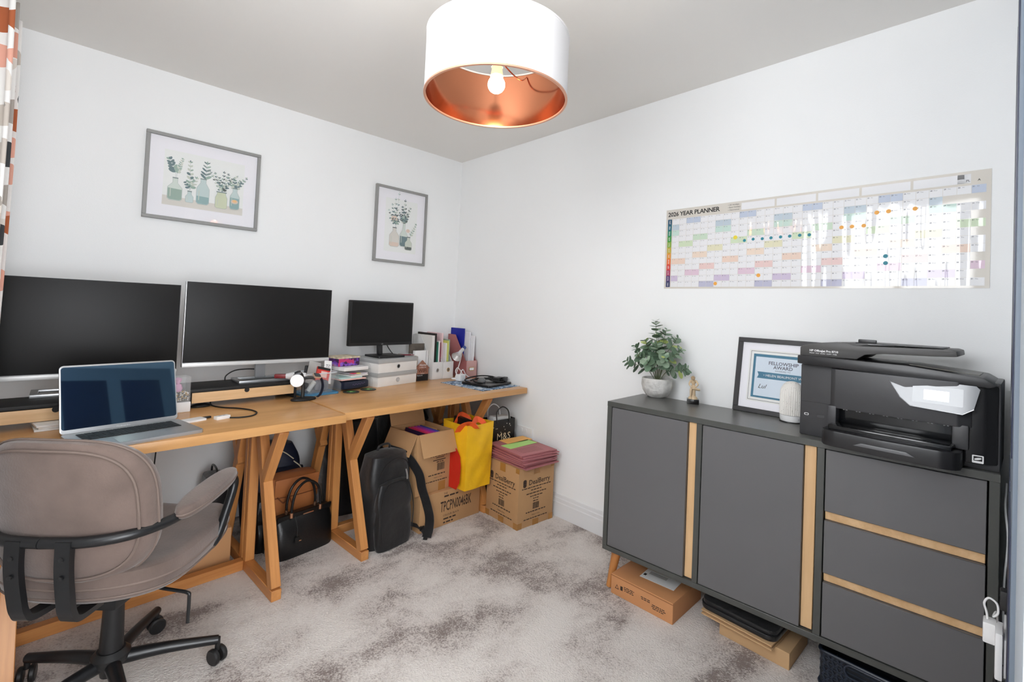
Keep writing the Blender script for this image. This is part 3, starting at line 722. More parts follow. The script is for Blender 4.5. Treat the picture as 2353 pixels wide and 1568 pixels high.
def ptext(name, items, m, dz=0.0011): return text(name, items, m, pt, matrix=Matrix.Translation((-dz, 0, 0)) @ pm)
ptext('day_numbers', letters, ink_grey)
ttl = ptext('title', [('2026 YEAR PLANNER', 0.010, PH/2-0.026, 0.0305, dict(align='LEFT', bold=0.0006, space=0.93))], ink)
ptext('legend', [('\u2022 UK Holidays', hb[1]-0.058, PH/2-0.013, 0.009, dict(align='LEFT')), ('\u2022 Bank Holidays', hb[1]-0.058, PH/2-0.025, 0.009, dict(align='LEFT')), ('\u2022 Observances', hb[1]-0.058, PH/2-0.037, 0.009, dict(align='LEFT'))], ink)
ptext('maker_mark', [('PL      A', PW-0.045, PH/2-0.034, 0.011)], ink)
mnames = ['JAN', 'FEB', 'MAR', 'APR', 'MAY', 'JUN', 'JUL', 'AUG', 'SEP', 'OCT', 'NOV', 'DEC']
V, F = [], []
for k, nme in enumerate(mnames):
    v, f = glyphs(nme, 0.0105); b_ = len(V); cy = y_top-rowh*(k+0.5)
    V += [(0.021-y, cy+x, 0) for x, y, z in v]; F += [tuple(i+b_ for i in ff) for ff in f]
me = bpy.data.meshes.new('month_names'); me.from_pydata(V, [], F); o = link('month_names', me, white_pl, pt); o.matrix_local = Matrix.Translation((-0.0011, 0, 0)) @ pm
stick = {'o': mat('orange sticker', (240, 170, 70), 0.5), 't': mat('teal sticker', (22, 128, 146), 0.5), 'y': mat('yellow sticker', (232, 212, 60), 0.5)}
for u, v, c, r in ((1690, 546, 'y', .0095), (1711, 553, 't', .0068), (1731, 550, 't', .0068), (1752, 549, 't', .0068), (1772, 547, 't', .0068), (1794, 545, 't', .0068), (1815, 543, 't', .0068), (1838, 541, 't', .0068), (1860, 540, 't', .0068),
                   (1934, 523, 'o', .0075), (1958, 521, 'o', .0075), (1985, 519, 'o', .0075), (2015, 489, 'o', .0078), (2042, 486, 'o', .0078), (2103, 480, 'o', .0075), (1743, 633, 'o', .0085), (1644, 652, 'o', .0085), (2035, 589, 't', .0075), (2035, 605, 't', .0075)):
    p = PX(u, v, 0.0)
    flat('sticker', [(ell(0, 0, r, r, 20), 0)], [stick[c]], pt, matrix=Matrix.Translation((-0.0013, p.y+1.790, p.z-1.594)) @ pm)

# ------------------------------------------------------------------ things on the desks
def at(u, v, z=DZ): return PZ(u, v, z)
screen_m = mat('matt black screen', (22, 22, 22), 0.45, spec=0.25)
lt_wood = wood('pale drawer front', (222, 186, 142), (204, 164, 118), 0, 0.5, 12.0)
def riser(label, x0, x1, yf, rz, depth=0.22):
    w = x1-x0; t = thing('monitor_riser', label, 'riser', ((x0+x1)/2, yf, DZ), rz, 'black monitor risers with wood drawers')
    box('top_board', (0, depth/2, 0.080), (w, depth, 0.014), black_soft, t, 0.002)
    for s in (-1, 1): box('side_panel', (s*(w/2-0.006), depth/2, 0.0365), (0.012, depth, 0.073), black_soft, t, 0.001)
    dr = box('drawer', (0, 0.055, 0.048), (w-0.030, 0.10, 0.046), black_soft, t, 0.001)
    box('drawer_front', (0, -0.052, 0), (w-0.030, 0.006, 0.046), lt_wood, dr, 0.001)
    lathe('finger_notch', [(0.0, 0), (0.011, 0), (0.011, 0.002), (0.0, 0.002)], black_soft, dr, (0, -0.0556, 0.017), (PI/2, 0, 0), 20)
    return t
RZ = DZ+0.087
riser('black monitor riser with pale drawer in front of the curtain side monitor', -2.50, -2.02, -0.590, math.radians(4), 0.20)
riser('black monitor riser with pale drawer beside the charging stand', -1.835, -1.350, -0.485, math.radians(5))
def wide_monitor(label, x0, x1, y, zb, zt, rz, base_y):
    w = x1-x0; h = zt-zb
    t = thing('wide_monitor', label, 'monitor', ((x0+x1)/2, y, RZ), rz, 'wide silver edged monitors')
    zc_ = (zb+zt)/2-RZ
    box('housing', (0, 0.014, zc_), (w, 0.024, h), silver, t, 0.002)
    box('screen', (0, 0.0008, zc_+0.010), (w-0.004, 0.004, h-0.022), screen_m, t, 0.001)
    box('chin', (0, -0.0005, zb-RZ+0.009), (w, 0.008, 0.018), mat('pale silver', (214, 214, 213), 0.38, metal=0.3), t, 0.002)
    bar('stand_neck', (0, 0.035, 0.008), (0, 0.045, zc_), 0.05, 0.012, silver, t, up=(0, 1, 0))
    # open rectangular foot
    fw, fd, r = 0.26, base_y, 0.0
    for c, s in (((0, 0.045, 0.007), (fw, 0.024, 0.014)), ((0, 0.045-fd, 0.007), (fw, 0.024, 0.014)), ((fw/2-0.012, 0.045-fd/2, 0.007), (0.024, fd, 0.014)), ((-fw/2+0.012, 0.045-fd/2, 0.007), (0.024, fd, 0.014))):
        box('stand_foot', c, s, silver, t, 0.003)
    return t
wide_monitor('wide dark monitor with silver chin at the left edge behind the laptop', -2.552, -1.862, -0.365, 0.882, 1.292, 0.0, 0.12)
m2 = wide_monitor('wide dark monitor with silver chin between the laptop and the small monitor', -1.842, -1.135, -0.345, 0.905, 1.312, math.radians(2), 0.12)
tube('power_cable', [(-0.01, 0.05, 0.05), (-0.06, 0.04, 0.055), (-0.12, 0.03, 0.052), (-0.16, 0.02, 0.03), (-0.165, 0.02, 0.004)], 0.003, black_soft, m2)

# laptop
lp = thing('laptop', 'silver laptop open with dark reflective screen on the oak desk', 'laptop', (-2.075, -0.765, DZ), math.radians(12))
alu = mat('laptop aluminium', (186, 188, 190), 0.35, metal=0.7)
LW, LD, LH = 0.352, 0.235, 0.238
prism('base', rrect(LW, LD, 0.014), 0.013, alu, lp, (0, -LD/2, 0), bevel=0.0015)
kb = prism('keyboard', rrect(0.285, 0.100, 0.004), 0.0006, black_pl, lp, (0, -0.078, 0.0131))
for r in range(5):
    for c in range(14):
        box('key', (-0.132+c*0.0203, -0.040+r*0.0200, 0.0010), (0.0172, 0.0165, 0.0016), mat('key cap', (30, 30, 31), 0.55), kb, 0.0004, 1)
prism('trackpad', rrect(0.150, 0.088, 0.004), 0.0004, mat('trackpad', (178, 180, 182), 0.3, metal=0.5), lp, (0, -0.184, 0.0131))
tl = math.radians(15)
lid = prism('lid', rrect(LW, LH, 0.013), 0.006, alu, lp, (0, 0, 0), bevel=0.001)
lid.matrix_local = Matrix.Translation((0, 0.002, 0.012)) @ Matrix.Rotation(PI/2-tl, 4, 'X') @ Matrix.Translation((0, LH/2, -0.004))
glassb = mat('dark blue tinted display glass', (9, 16, 30), 0.03, spec=0.9, ior=2.7); glassb.node_tree.nodes['Principled BSDF'].inputs['Specular Tint'].default_value = (0.45, 0.75, 1.0, 1)
prism('display', rrect(LW-0.008, LH-0.020, 0.009), 0.0006, glassb, lid, (0, 0.004, 0.0061))
text('maker_name', [('MacBook Pro', 0, 0, 0.0075)], white_pl, lid, (0, -LH/2+0.004, 0.0068))
# oval wooden mat with black edge, papers under the riser
p = at(20, 1000); om = thing('desk_mat', 'rounded wooden desk mat with black edge beside the laptop', 'mat', (-2.40, -0.845, DZ), math.radians(8))
prism('edge', rrect(0.24, 0.14, 0.06, 8), 0.009, black_soft, om, bevel=0.002)
prism('wood_face', rrect(0.225, 0.125, 0.055, 8), 0.0008, wood('walnut face', (170, 132, 98), (142, 104, 72), 0, 0.5, 14), om, (0, 0, 0.0091))
tube_ = thing('black_cable', 'thick black cable lying over the wooden desk mat', 'cable', (-2.44, -0.86, DZ+0.012))
tube('cord', [(-0.06, 0.10, 0.002), (-0.02, 0.05, 0.004), (0.05, 0.0, 0.002), (0.10, -0.05, 0.001)], 0.0035, black_soft, tube_)
for k, (dx, dy) in enumerate(((0, 0), (0.006, 0.008), (-0.004, 0.004))):
    tag(box('loose_paper', (-2.215+dx, -0.565+dy, DZ+0.004+k*0.0075), (0.21, 0.16, 0.007), paper, None, 0.0005, 1, (0, 0, math.radians(5+3*k))), ['bottom of the three white paper wads under the left riser', 'middle of the three white paper wads under the left riser', 'top of the three white paper wads under the left riser'][k], 'paper', 'papers under the riser')
# bead box on a white box
wb = tag(box('white_carton', (-1.872, -0.520, DZ+0.022), (0.075, 0.075, 0.044), white_pl, None, 0.003, 2, (0, 0, 0.1)), 'small plain white carton under the box of beads', 'box')
bb = thing('bead_box', 'clear box of gold and black beads with a pink bow', 'bead box', (-1.872, -0.520, DZ+0.0445), 0.1)
acr = clear('clear acrylic', (240, 244, 246), 0.10, 0.04)
for c, s in (((0, 0, 0.002), (0.07, 0.07, 0.003)), ((0.034, 0, 0.055), (0.002, 0.07, 0.106)), ((-0.034, 0, 0.055), (0.002, 0.07, 0.106)), ((0, 0.034, 0.055), (0.066, 0.002, 0.106)), ((0, -0.034, 0.055), (0.066, 0.002, 0.106))): box('acrylic_wall', c, s, acr, bb, 0)
bm_ = [bmesh.new(), bmesh.new(), bmesh.new()]
for i in range(9):
    for j in range(9):
        for k in range(5):
            b3 = random.choice(bm_); bmesh.ops.create_icosphere(b3, subdivisions=1, radius=0.0034, matrix=Matrix.Translation((-0.028+i*0.007+random.uniform(-.001, .001), -0.028+j*0.007, 0.008+k*0.007)))
for b3, c in zip(bm_, ((24, 22, 20), (200, 160, 90), (232, 226, 218))): o = from_bm('beads', b3, mat('bead %d' % c[0], c, 0.25), bb, smooth=True); o['kind'] = 'stuff'
pk = mat('pink plush', (222, 170, 205), 0.8)
lathe('pink_bow', [(0.0, 0), (0.014, 0.004), (0.019, 0.018), (0.014, 0.034), (0.006, 0.038), (0.012, 0.046), (0.016, 0.058), (0.0, 0.066)], pk, bb, (-0.008, -0.008, 0.040), None, 20)
# SSD, adapter and cable
p = at(444, 968); o = thing('portable_drive', 'slim white portable drive lying next to the laptop', 'drive', (p.x, p.y, DZ), math.radians(18)); prism('case', rrect(0.082, 0.050, 0.006), 0.008, white_pl, o, bevel=0.0015)
tube('lead', [(-0.04, 0.0, 0.004), (-0.07, -0.004, 0.004), (-0.09, -0.004, 0.004)], 0.002, white_pl, o); box('plug', (0.055, 0.004, 0.005), (0.03, 0.012, 0.007), black_soft, o, 0.001)
p = at(510, 963); o = thing('cable_adapter', 'white cable adapter block on a black lead', 'adapter', (p.x, p.y, DZ), math.radians(18)); box('block', (0, 0, 0.007), (0.056, 0.026, 0.014), white_pl, o, 0.002)
word_marks('marking', [(0, 0, 0.03, 0.004)], ink, o, Matrix.Translation((0, 0, 0.0143)))
o = thing('black_lead', 'black lead looping from under the riser to the white adapter', 'cable', (0, 0, DZ))
tube('cord', [tuple(at(u, v)-Vector((0, 0, DZ-0.0032))) for u, v in ((483, 922), (486, 933), (510, 938), (545, 940), (576, 944), (590, 950), (580, 957), (555, 961), (528, 962))], 0.0032, black_soft, o)
p = at(463, 937); o = thing('computer_mouse', 'low black mouse in front of the riser leg', 'mouse', (p.x, p.y+0.02, DZ), 0.2)
lathe('body', [(0.0, 0), (0.030, 0.0), (0.033, 0.006), (0.028, 0.014), (0.016, 0.019), (0.0, 0.020)], black_pl, o); o.scale = (1.3, 0.75, 0.8)
# charging stand with watch
p = at(672, 917); cs_ = thing('charging_stand', 'black charging stand with white round pad and oval foot', 'charger', (p.x+0.035, p.y-0.055, DZ), 0.1)
f_ = lathe('foot', [(0.0, 0), (0.05, 0), (0.052, 0.004), (0.050, 0.010), (0.040, 0.013), (0.0, 0.014)], black_soft, cs_); f_.scale = (1.25, 0.72, 1)
tube('stem', [(0.0, 0.01, 0.010), (0.0, 0.012, 0.07), (-0.01, 0.012, 0.125), (-0.03, 0.0, 0.138), (-0.042, -0.018, 0.136)], 0.009, black_pl, cs_, seg=12)
lathe('head', [(0.0, -0.015), (0.013, -0.015), (0.015, 0.0), (0.013, 0.015), (0.0, 0.015)], mat('dark gunmetal', (60, 60, 62), 0.3, metal=0.6), cs_, (-0.040, -0.012, 0.138), (0.4, 1.2, 0), 20)
pd = lathe('charge_pad', [(0.0, 0), (0.031, 0.0), (0.032, 0.002), (0.032, 0.006), (0.031, 0.008), (0.0, 0.008)], white_pl, cs_, (-0.050, -0.026, 0.105), (math.radians(72), 0, math.radians(-28)), 32)
tube('watch_arm', [(0.0, 0.012, 0.11), (0.03, 0.0, 0.112), (0.05, -0.012, 0.108)], 0.007, black_pl, cs_, seg=10)
wt = thing('smart_watch', 'smart watch with navy strap resting on the charging stand', 'watch', (p.x+0.091, p.y-0.069, DZ+0.118), 0.1)
prism('case', rrect(0.040, 0.036, 0.009), 0.009, mat('rose gold', (226, 196, 176), 0.3, metal=0.6), wt, rot=(math.radians(28), math.radians(10), 0), bevel=0.002)
prism('glass', rrect(0.034, 0.030, 0.007), 0.0008, mat('watch glass', (14, 14, 16), 0.05), wt, (0.0012, -0.0045, 0.0090), rot=(math.radians(28), math.radians(10), 0))
tube('strap', [(0.016, 0.006, 0.004), (0.030, 0.0, -0.022), (0.034, -0.004, -0.055), (0.022, -0.008, -0.090), (0.004, -0.010, -0.104)], 0.01, mat('navy strap', (28, 34, 52), 0.6), wt, sect=[(-0.0015, -0.011), (0.0015, -0.011), (0.0015, 0.011), (-0.0015, 0.011)], up=(1, 0, 0))
# handheld device behind the stand
o = thing('handheld_scanner', 'white and dark red handheld device resting on the riser', 'device', (p.x-0.005, p.y+0.035, RZ), math.radians(-28))
lathe('body', [(0.0, -0.055), (0.014, -0.050), (0.021, -0.02), (0.022, 0.015), (0.017, 0.045), (0.0, 0.055)], mat('pearl white', (226, 226, 228), 0.25), o, (0.03, 0, 0.026), (0, PI/2, 0), 24)
lathe('lens', [(0.0, 0), (0.013, 0), (0.013, 0.004), (0.009, 0.005), (0.008, 0.003), (0.0, 0.003)], mat('lens grey', (120, 122, 126), 0.2), o, (0.03, -0.020, 0.030), (PI/2-0.2, 0, 0), 20)
lathe('lens_core', [(0.0, 0), (0.005, 0), (0.005, 0.002), (0.0, 0.002)], black_pl, o, (0.03, -0.0235, 0.0305), (PI/2-0.2, 0, 0), 14)
box('grip', (-0.045, 0, 0.026), (0.06, 0.024, 0.022), mat('dark red', (120, 28, 32), 0.4), o, 0.006)
# clear tub with blue lid underneath
p = at(718, 908); tb = thing('storage_tub', 'clear plastic tub standing on its blue lid with packets inside', 'tub', (p.x+0.03, p.y+0.045, DZ), 0.12)
prism('lid', rrect(0.205, 0.165, 0.02), 0.010, mat('blue lid', (70, 132, 172), 0.4), tb, bevel=0.002)
def tubfn(u, v):
    s = 0.82+0.18*v; k = int(round(u*48)) % 48; x, y = superell(0.094*s, 0.072*s, k/48, 7); return Vector((x, y, 0.012+0.105*v))
surf('tub_wall', tubfn, 48, 6, clear('frosted tub', (222, 230, 236), 0.16, 0.12), tb, closed_u=True)
prism('tub_floor', rrect(0.150, 0.115, 0.02), 0.002, clear('frosted tub', (222, 230, 236), 0.16, 0.12), tb, (0, 0, 0.0105))
tube('tub_rim', [Vector((*superell(0.095, 0.073, k/48, 7), 0.117)) for k in range(49)], 0.003, mat('frosted rim', (214, 220, 226), 0.3), tb, n=1, seg=6)
T0 = (p.x+0.03, p.y+0.045)
def intub(name, label, cat, dx, dy, z, s, m, rot, bev=0.002): return tag(box(name, (T0[0]+dx, T0[1]+dy, DZ+z), s, m, None, bev, 2, rot), label, cat)
rp_ = intub('ink_packet', 'red ink packet with black top leaning in the clear tub', 'packet', 0.035, 0.0, 0.083, (0.075, 0.014, 0.115), mat('red packet', (214, 60, 52), 0.4), (math.radians(-12), math.radians(14), 0.05))
box('label_patch', (0.004, -0.0076, 0.018), (0.036, 0.001, 0.034), mat('pale pink label', (240, 200, 192), 0.5), rp_, 0); box('dark_top', (0, -0.0076, 0.050), (0.075, 0.001, 0.014), black_pl, rp_, 0)
wc = intub('white_card', 'white printed card sticking up behind the red packet', 'card', 0.070, 0.012, 0.110, (0.044, 0.004, 0.130), paper, (math.radians(-14), math.radians(8), 0.1), 0.001)
word_marks('print', [(0, 0.040, 0.026, 0.004), (0, 0.030, 0.026, 0.003), (-0.004, 0.010, 0.016, 0.006)], ink_grey, wc, frame_mx((0, -0.0025, 0), (1, 0, 0), (0, 0, 1)))
intub('clear_sleeve', 'clear plastic sleeve standing in the tub', 'sleeve', -0.005, 0.025, 0.110, (0.075, 0.003, 0.125), clear('sleeve', (222, 220, 216), 0.35, 0.2), (math.radians(-10), math.radians(18), 0.2), 0)
intub('black_remote', 'black remote standing at the back of the tub', 'remote', -0.035, 0.04, 0.085, (0.034, 0.014, 0.13), black_pl, (0, math.radians(6), 0), 0.005)
intub('grey_pouch', 'dark grey pouch lying at the bottom of the tub', 'pouch', 0.022, -0.012, 0.045, (0.085, 0.05, 0.060), mat('slate pouch', (92, 100, 112), 0.6), (0, 0.05, 0.1), 0.022)
o = tag(lathe('glue_stick', [(0, 0), (0.013, 0), (0.013, 0.055), (0.008, 0.06), (0, 0.06)], mat('pale pouch', (206, 210, 206), 0.4), None, (T0[0]-0.045, T0[1]-0.02, DZ+0.02), (0.2, 0.5, 0), 16), 'pale capped stick standing low in the tub', 'stick')
# three tier letter tray
A1, B1 = at(770, 903), at(862, 893)
tr = thing('letter_tray', 'clear acrylic three tier letter tray beside the storage boxes', 'tray', (-0.985, -0.400, DZ), math.radians(12))
TW, TD = 0.225, 0.28
# local: x centred, y from 0 at the front to TD at the back
for sx in (-1, 1):
    prism('side_wall', [(0, 0), (0.03, 0), (0.05, 0.012), (0.22, 0.012), (0.24, 0), (0.27, 0), (0.27, 0.155), (0.10, 0.155), (0.05, 0.150), (0.03, 0.135), (0.02, 0.06), (0, 0.05)], 0.003, acr, tr, (sx*TW/2-0.0015, 0, 0), (PI/2, 0, PI/2))
for z in (0.008, 0.060, 0.112): box('tier', (0, 0.145, z), (TW-0.004, 0.25, 0.003), acr, tr, 0)
TX, TY, TR_ = -0.985, -0.400, math.radians(12)
def intray(name, label, cat, x, y, z, s, m, rz=0.0, bev=0.002, group=None):
    c, sn = math.cos(TR_), math.sin(TR_); return tag(box(name, (TX+x*c-y*sn, TY+x*sn+y*c, DZ+z), s, m, None, bev, 2, (0, 0, TR_+rz)), label, cat, group)
nb = intray('navy_case', 'navy zipped case in the bottom of the letter tray', 'case', -0.01, 0.095, 0.0325, (0.175, 0.20, 0.044), mat('navy case', (30, 36, 56), 0.5), 0.02, 0.010)
tube('script_line', [(-0.03+0.006*k, -0.1008, 0.004*math.sin(k*1.9)+0.0004*k) for k in range(16)], 0.0008, mat('purple script', (110, 90, 130), 0.5), nb, seg=5)
for k, (c, dx, nm) in enumerate((((240, 196, 186), -0.02, 'blush'), ((196, 224, 220), -0.035, 'mint'), ((232, 230, 226), 0.02, 'white'), ((222, 216, 222), 0.03, 'lilac white'))):
    intray('tray_folder', nm+' card folder in the middle tier of the letter tray', 'folder', dx, 0.115+0.008*k, 0.0655+0.0075*k, (0.165-0.02*k, 0.235, 0.0065), mat('folder '+nm, c, 0.6), -0.05+0.05*k, 0.001, 'folders in the letter tray')
intray('sticky_notes', 'small pink sticky notes pad on the middle tier', 'sticky notes', -0.015, 0.02, 0.0955, (0.035, 0.03, 0.004), mat('hot pink', (222, 80, 110), 0.6), 0.3, 0.0005)
intray('yellow_notes', 'small yellow sticky notes pad on the middle tier', 'sticky notes', 0.012, 0.016, 0.0955, (0.026, 0.028, 0.004), mat('lemon', (226, 210, 110), 0.6), -0.3, 0.0005)
wtray = intray('white_paper_block', 'thick white paper block on the top tier under the tissue box', 'paper block', -0.01, 0.11, 0.1245, (0.17, 0.22, 0.021), white_pl, 0, 0.004)
tsm = mat('purple pattern', (104, 50, 120), 0.55); nt = tsm.node_tree; vv = nt.nodes.new('ShaderNodeTexVoronoi'); vv.inputs['Scale'].default_value = 55
tcn = nt.nodes.new('ShaderNodeTexCoord'); nt.links.new(tcn.outputs['Object'], vv.inputs['Vector']); rr = nt.nodes.new('ShaderNodeValToRGB'); rr.color_ramp.interpolation = 'CONSTANT'
spc = nt.nodes.new('ShaderNodeSeparateColor'); nt.links.new(vv.outputs['Color'], spc.inputs[0]); nt.links.new(spc.outputs[0], rr.inputs['Fac'])
for k, c in enumerate(((70, 30, 90), (190, 50, 110), (104, 60, 160), (60, 26, 70), (140, 90, 190))):
    e = rr.color_ramp.elements[k] if k < 2 else rr.color_ramp.elements.new(k/5); e.position = k/5; e.color = lin(c)
nt.links.new(rr.outputs['Color'], nt.nodes['Principled BSDF'].inputs['Base Color'])
tis = intray('patterned_box', 'purple and pink patterned box on top of the letter tray', 'box', -0.025, 0.115, 0.159, (0.155, 0.12, 0.046), tsm, 0.05, 0.006)
box('lid', (0, 0, 0.0265), (0.159, 0.124, 0.010), mat('cream mottled lid', (200, 186, 160), 0.6, noise=(60, 0.35)), tis, 0.003)
# two round coasters
for k, (u, v) in enumerate(((807, 902), (846, 896))):
    p = at(u, v); o = thing('coaster', ['round dark coaster with a green centre in front of the navy case', 'round dark coaster with a green centre in front of the storage boxes'][k], 'coaster', (p.x, p.y, DZ), 0, 'round coasters')
    lathe('disc', [(0, 0), (0.043, 0), (0.045, 0.001), (0.045, 0.003), (0.043, 0.004), (0, 0.004)], mat('dark cork', (62, 56, 50), 0.5), o); lathe('ring', [(0.012, 0.0041), (0.024, 0.0041), (0.024, 0.0046), (0.012, 0.0046), (0.012, 0.0041)], mat('green print', (60, 120, 60), 0.5), o, caps=False)
    lathe('centre', [(0, 0.0041), (0.009, 0.0041), (0.009, 0.0046), (0, 0.0046)], mat('lime print', (190, 220, 140), 0.5), o)
# two storage boxes with lids
boxw = mat('white washed box', (228, 227, 224), 0.7, noise=(14, 0.04)); lidg = mat('grey box lid', (168, 170, 170), 0.6)
BX, BY, BR = -0.715, -0.235, math.radians(13)
for k in range(2):
    t = thing('storage_box', ['lower of the two white storage boxes with grey lids', 'upper white storage box with grey lid under the small monitor'][k], 'storage box', (BX, BY, DZ+k*0.0845), BR, 'white storage boxes')
    box('body', (0, 0, 0.0325), (0.325, 0.235, 0.065), boxw, t, 0.002); box('lid', (0, 0, 0.0715), (0.332, 0.242, 0.0255), lidg, t, 0.002)
    tube('eyelet', [(0.013*math.cos(a*PI/10), -0.1185, 0.034+0.013*math.sin(a*PI/10)) for a in range(21)], 0.0022, silver, t, n=1, seg=8)
    lathe('hole', [(0, 0), (0.012, 0), (0.012, 0.001), (0, 0.001)], black_soft if k else mat('hole grey', (190, 190, 190), 0.7), t, (0, -0.1177, 0.034), (PI/2, 0, 0), 24)
ZB = DZ+2*0.0845
mo = thing('small_monitor', 'small black monitor standing on the white storage boxes', 'monitor', (-0.745, -0.225, ZB), math.radians(6))
prism('stand_base', rrect(0.20, 0.17, 0.012), 0.012, black_pl, mo, (0.02, -0.01, 0), bevel=0.003)
bar('stand_neck', (0.0, 0.02, 0.010), (0.0, 0.035, 0.16), 0.036, 0.022, black_pl, mo, up=(0, 1, 0), bevel=0.004)
box('housing', (0, 0.012, 0.215), (0.478, 0.030, 0.285), black_pl, mo, 0.005)
box('screen', (0, -0.0035, 0.220), (0.455, 0.002, 0.255), screen_m, mo, 0)
text('maker_mark', [('LG', 0, 0, 0.012)], mat('mark grey', (180, 180, 180), 0.4), mo, (0.0, -0.0035, 0.082), (PI/2, 0, 0))
tube('cable', [(0.05, 0.03, 0.10), (0.07, 0.035, 0.06), (0.10, 0.03, 0.02), (0.115, 0.02, 0.004)], 0.003, black_soft, mo)
# spiral notebook, books and house sign
leo = mat('leopard cover', (206, 196, 184), 0.6); nt = leo.node_tree; vv = nt.nodes.new('ShaderNodeTexNoise'); vv.inputs['Scale'].default_value = 90
rr = nt.nodes.new('ShaderNodeValToRGB'); rr.color_ramp.elements[0].position = 0.44; rr.color_ramp.elements[1].position = 0.5; rr.color_ramp.elements[0].color = lin((60, 48, 40)); rr.color_ramp.elements[1].color = lin((214, 204, 192))
nt.links.new(vv.outputs['Fac'], rr.inputs['Fac']); nt.links.new(rr.outputs['Color'], nt.nodes['Principled BSDF'].inputs['Base Color'])
nb_ = thing('spiral_notebook', 'leopard patterned spiral notebook standing beside the storage boxes', 'notebook', (-0.520, -0.180, DZ), math.radians(5))
box('cover', (0, 0, 0.085), (0.022, 0.20, 0.165), leo, nb_, 0.002); 
for k in range(12): tube('spiral', [(0.012*math.cos(a*PI/4), -0.085+k*0.0155, 0.170+0.008*math.sin(a*PI/4)) for a in range(9)], 0.001, white_pl, nb_, n=1, seg=5)
def book(name, label, cat, x, y, s, m, rz=0.0, tilt=0.0, bev=0.002, z=0.0, group=None):
    return tag(box(name, (x, y, DZ+z+s[2]/2), s, m, None, bev, 2, (tilt, 0, rz)), label, cat, group)
bd = book('dark_clipboard', 'dark marbled clipboard standing against the files', 'clipboard', -0.456, -0.185, (0.125, 0.012, 0.245), mat('dark marble', (84, 76, 68), 0.5, noise=(18, 0.4)), math.radians(4))
wj = book('white_journal', 'white journal standing behind the wooden house sign', 'journal', -0.447, -0.225, (0.115, 0.024, 0.200), white_pl, math.radians(6))
box('binding_band', (0.040, -0.0125, 0), (0.002, 0.001, 0.200), ink_grey, wj, 0)
box('page_edge', (0.0582, 0, 0), (0.001, 0.020, 0.194), leo, wj, 0)
hs = thing('house_sign', 'small wooden house sign lettered Home is where the WIFI connects', 'sign', (-0.468, -0.285, DZ), math.radians(2))
prism('board', [(-0.048, 0), (0.048, 0), (0.048, 0.082), (0.058, 0.085), (0.0, 0.140), (-0.058, 0.085), (-0.048, 0.082)], 0.010, wood('red brown sign', (160, 112, 92), (138, 92, 74), 0, 0.6, 14), hs, (0, 0.005, 0), (PI/2, 0, 0), 0.001)
box('chalk_panel', (0.0, -0.0055, 0.024), (0.092, 0.002, 0.044), black_soft, hs, 0)
hm = frame_mx((0, -0.0062, 0), (1, 0, 0), (0, 0, 1))
text('lettering_white', [('Home', 0, 0.108, 0.022, dict(shear=0.25)), ('is where the', 0, 0.092, 0.011, dict(shear=0.2))], white_pl, hs, matrix=hm)
text('lettering_dark', [('WIFI', 0, 0.068, 0.034)], mat('burnt brown', (70, 36, 28), 0.6), hs, matrix=hm)
text('lettering_small', [('connects', 0, 0.052, 0.009)], white_pl, hs, matrix=hm); text('panel_word', [('Password:', -0.022, 0.038, 0.011)], white_pl, hs, matrix=Matrix.Translation((0, -0.0008, 0)) @ hm)
tag(box('black_pen', (-0.555, -0.225, ZB+0.0045), (0.10, 0.008, 0.008), mat('maroon pen', (120, 30, 50), 0.4), None, 0.003, 2, (0, 0, math.radians(-10))), 'maroon pen lying on the upper storage box', 'pen')
# magazine files
marb = mat('white marble board', (224, 223, 222), 0.5, noise=(9, 0.06)); pinkb = mat('dusky pink board', (178, 112, 112), 0.55); rose = mat('rose gold face', (206, 164, 158), 0.35, metal=0.3)
def magfile(label, x, y, rz, m, face, w=0.085, d=0.245, h=0.300, lo=0.120):
    t = thing('magazine_file', label, 'magazine file', (x, y, DZ), rz, 'upright magazine files')
    # local: front (low) at y=0, back at y=d
    prof = [(0, 0), (d, 0), (d, h), (d*0.62, h), (d*0.06, lo), (0, lo)]
    for sx in (-1, 1): prism('side_board', prof, 0.003, m, t, (sx*w/2-0.0015, 0, 0), (PI/2, 0, PI/2))
    box('front_board', (0, 0.0015, lo/2), (w, 0.003, lo), face, t, 0.0005); box('back_board', (0, d-0.0015, h/2), (w, 0.003, h), m, t, 0.0005); box('floor_board', (0, d/2, 0.0015), (w, d, 0.003), m, t, 0)
    return t
FX = (-0.335, -0.243)
for k, x in enumerate(FX):
    t = magfile(['white marbled magazine file holding papers next to the house sign', 'white marbled magazine file holding a pink folder behind the little lamp'][k], x, -0.275, math.radians(3), marb, marb, 0.088)
    tube('eyelet', [(0.011*math.cos(a*PI/10), -0.001, 0.062+0.013*math.sin(a*PI/10)) for a in range(21)], 0.002, silver if k == 0 else mat('brass', (196, 160, 90), 0.3, metal=0.8), t, n=1, seg=8)
    lathe('finger_hole', [(0, 0), (0.010, 0), (0.010, 0.0008), (0, 0.0008)], mat('hole shade', (120, 112, 106), 0.8), t, (0, -0.0002, 0.062), (PI/2, 0, 0), 20)
def doc(name, label, cat, x, y0, y1, z1, w, c, tilt=0.0):
    tag(box(name, (x, (y0+y1)/2, DZ+0.004+z1/2), (w, y1-y0, z1), mat('doc %s' % (c,), c, 0.6), None, 0.0005, 1, (0, tilt, math.radians(3))), label, cat, 'papers in the magazine files')
doc('box_file', 'white box file with dark edge standing in the first marbled file', 'file', -0.368, -0.25, -0.04, 0.30, 0.022, (226, 224, 220))
doc('dark_folder', 'dark folder edge in the first marbled file', 'folder', -0.349, -0.255, -0.04, 0.315, 0.010, (40, 34, 32))
doc('green_book', 'green spined book in the first marbled file', 'book', -0.337, -0.262, -0.06, 0.255, 0.011, (36, 110, 90))
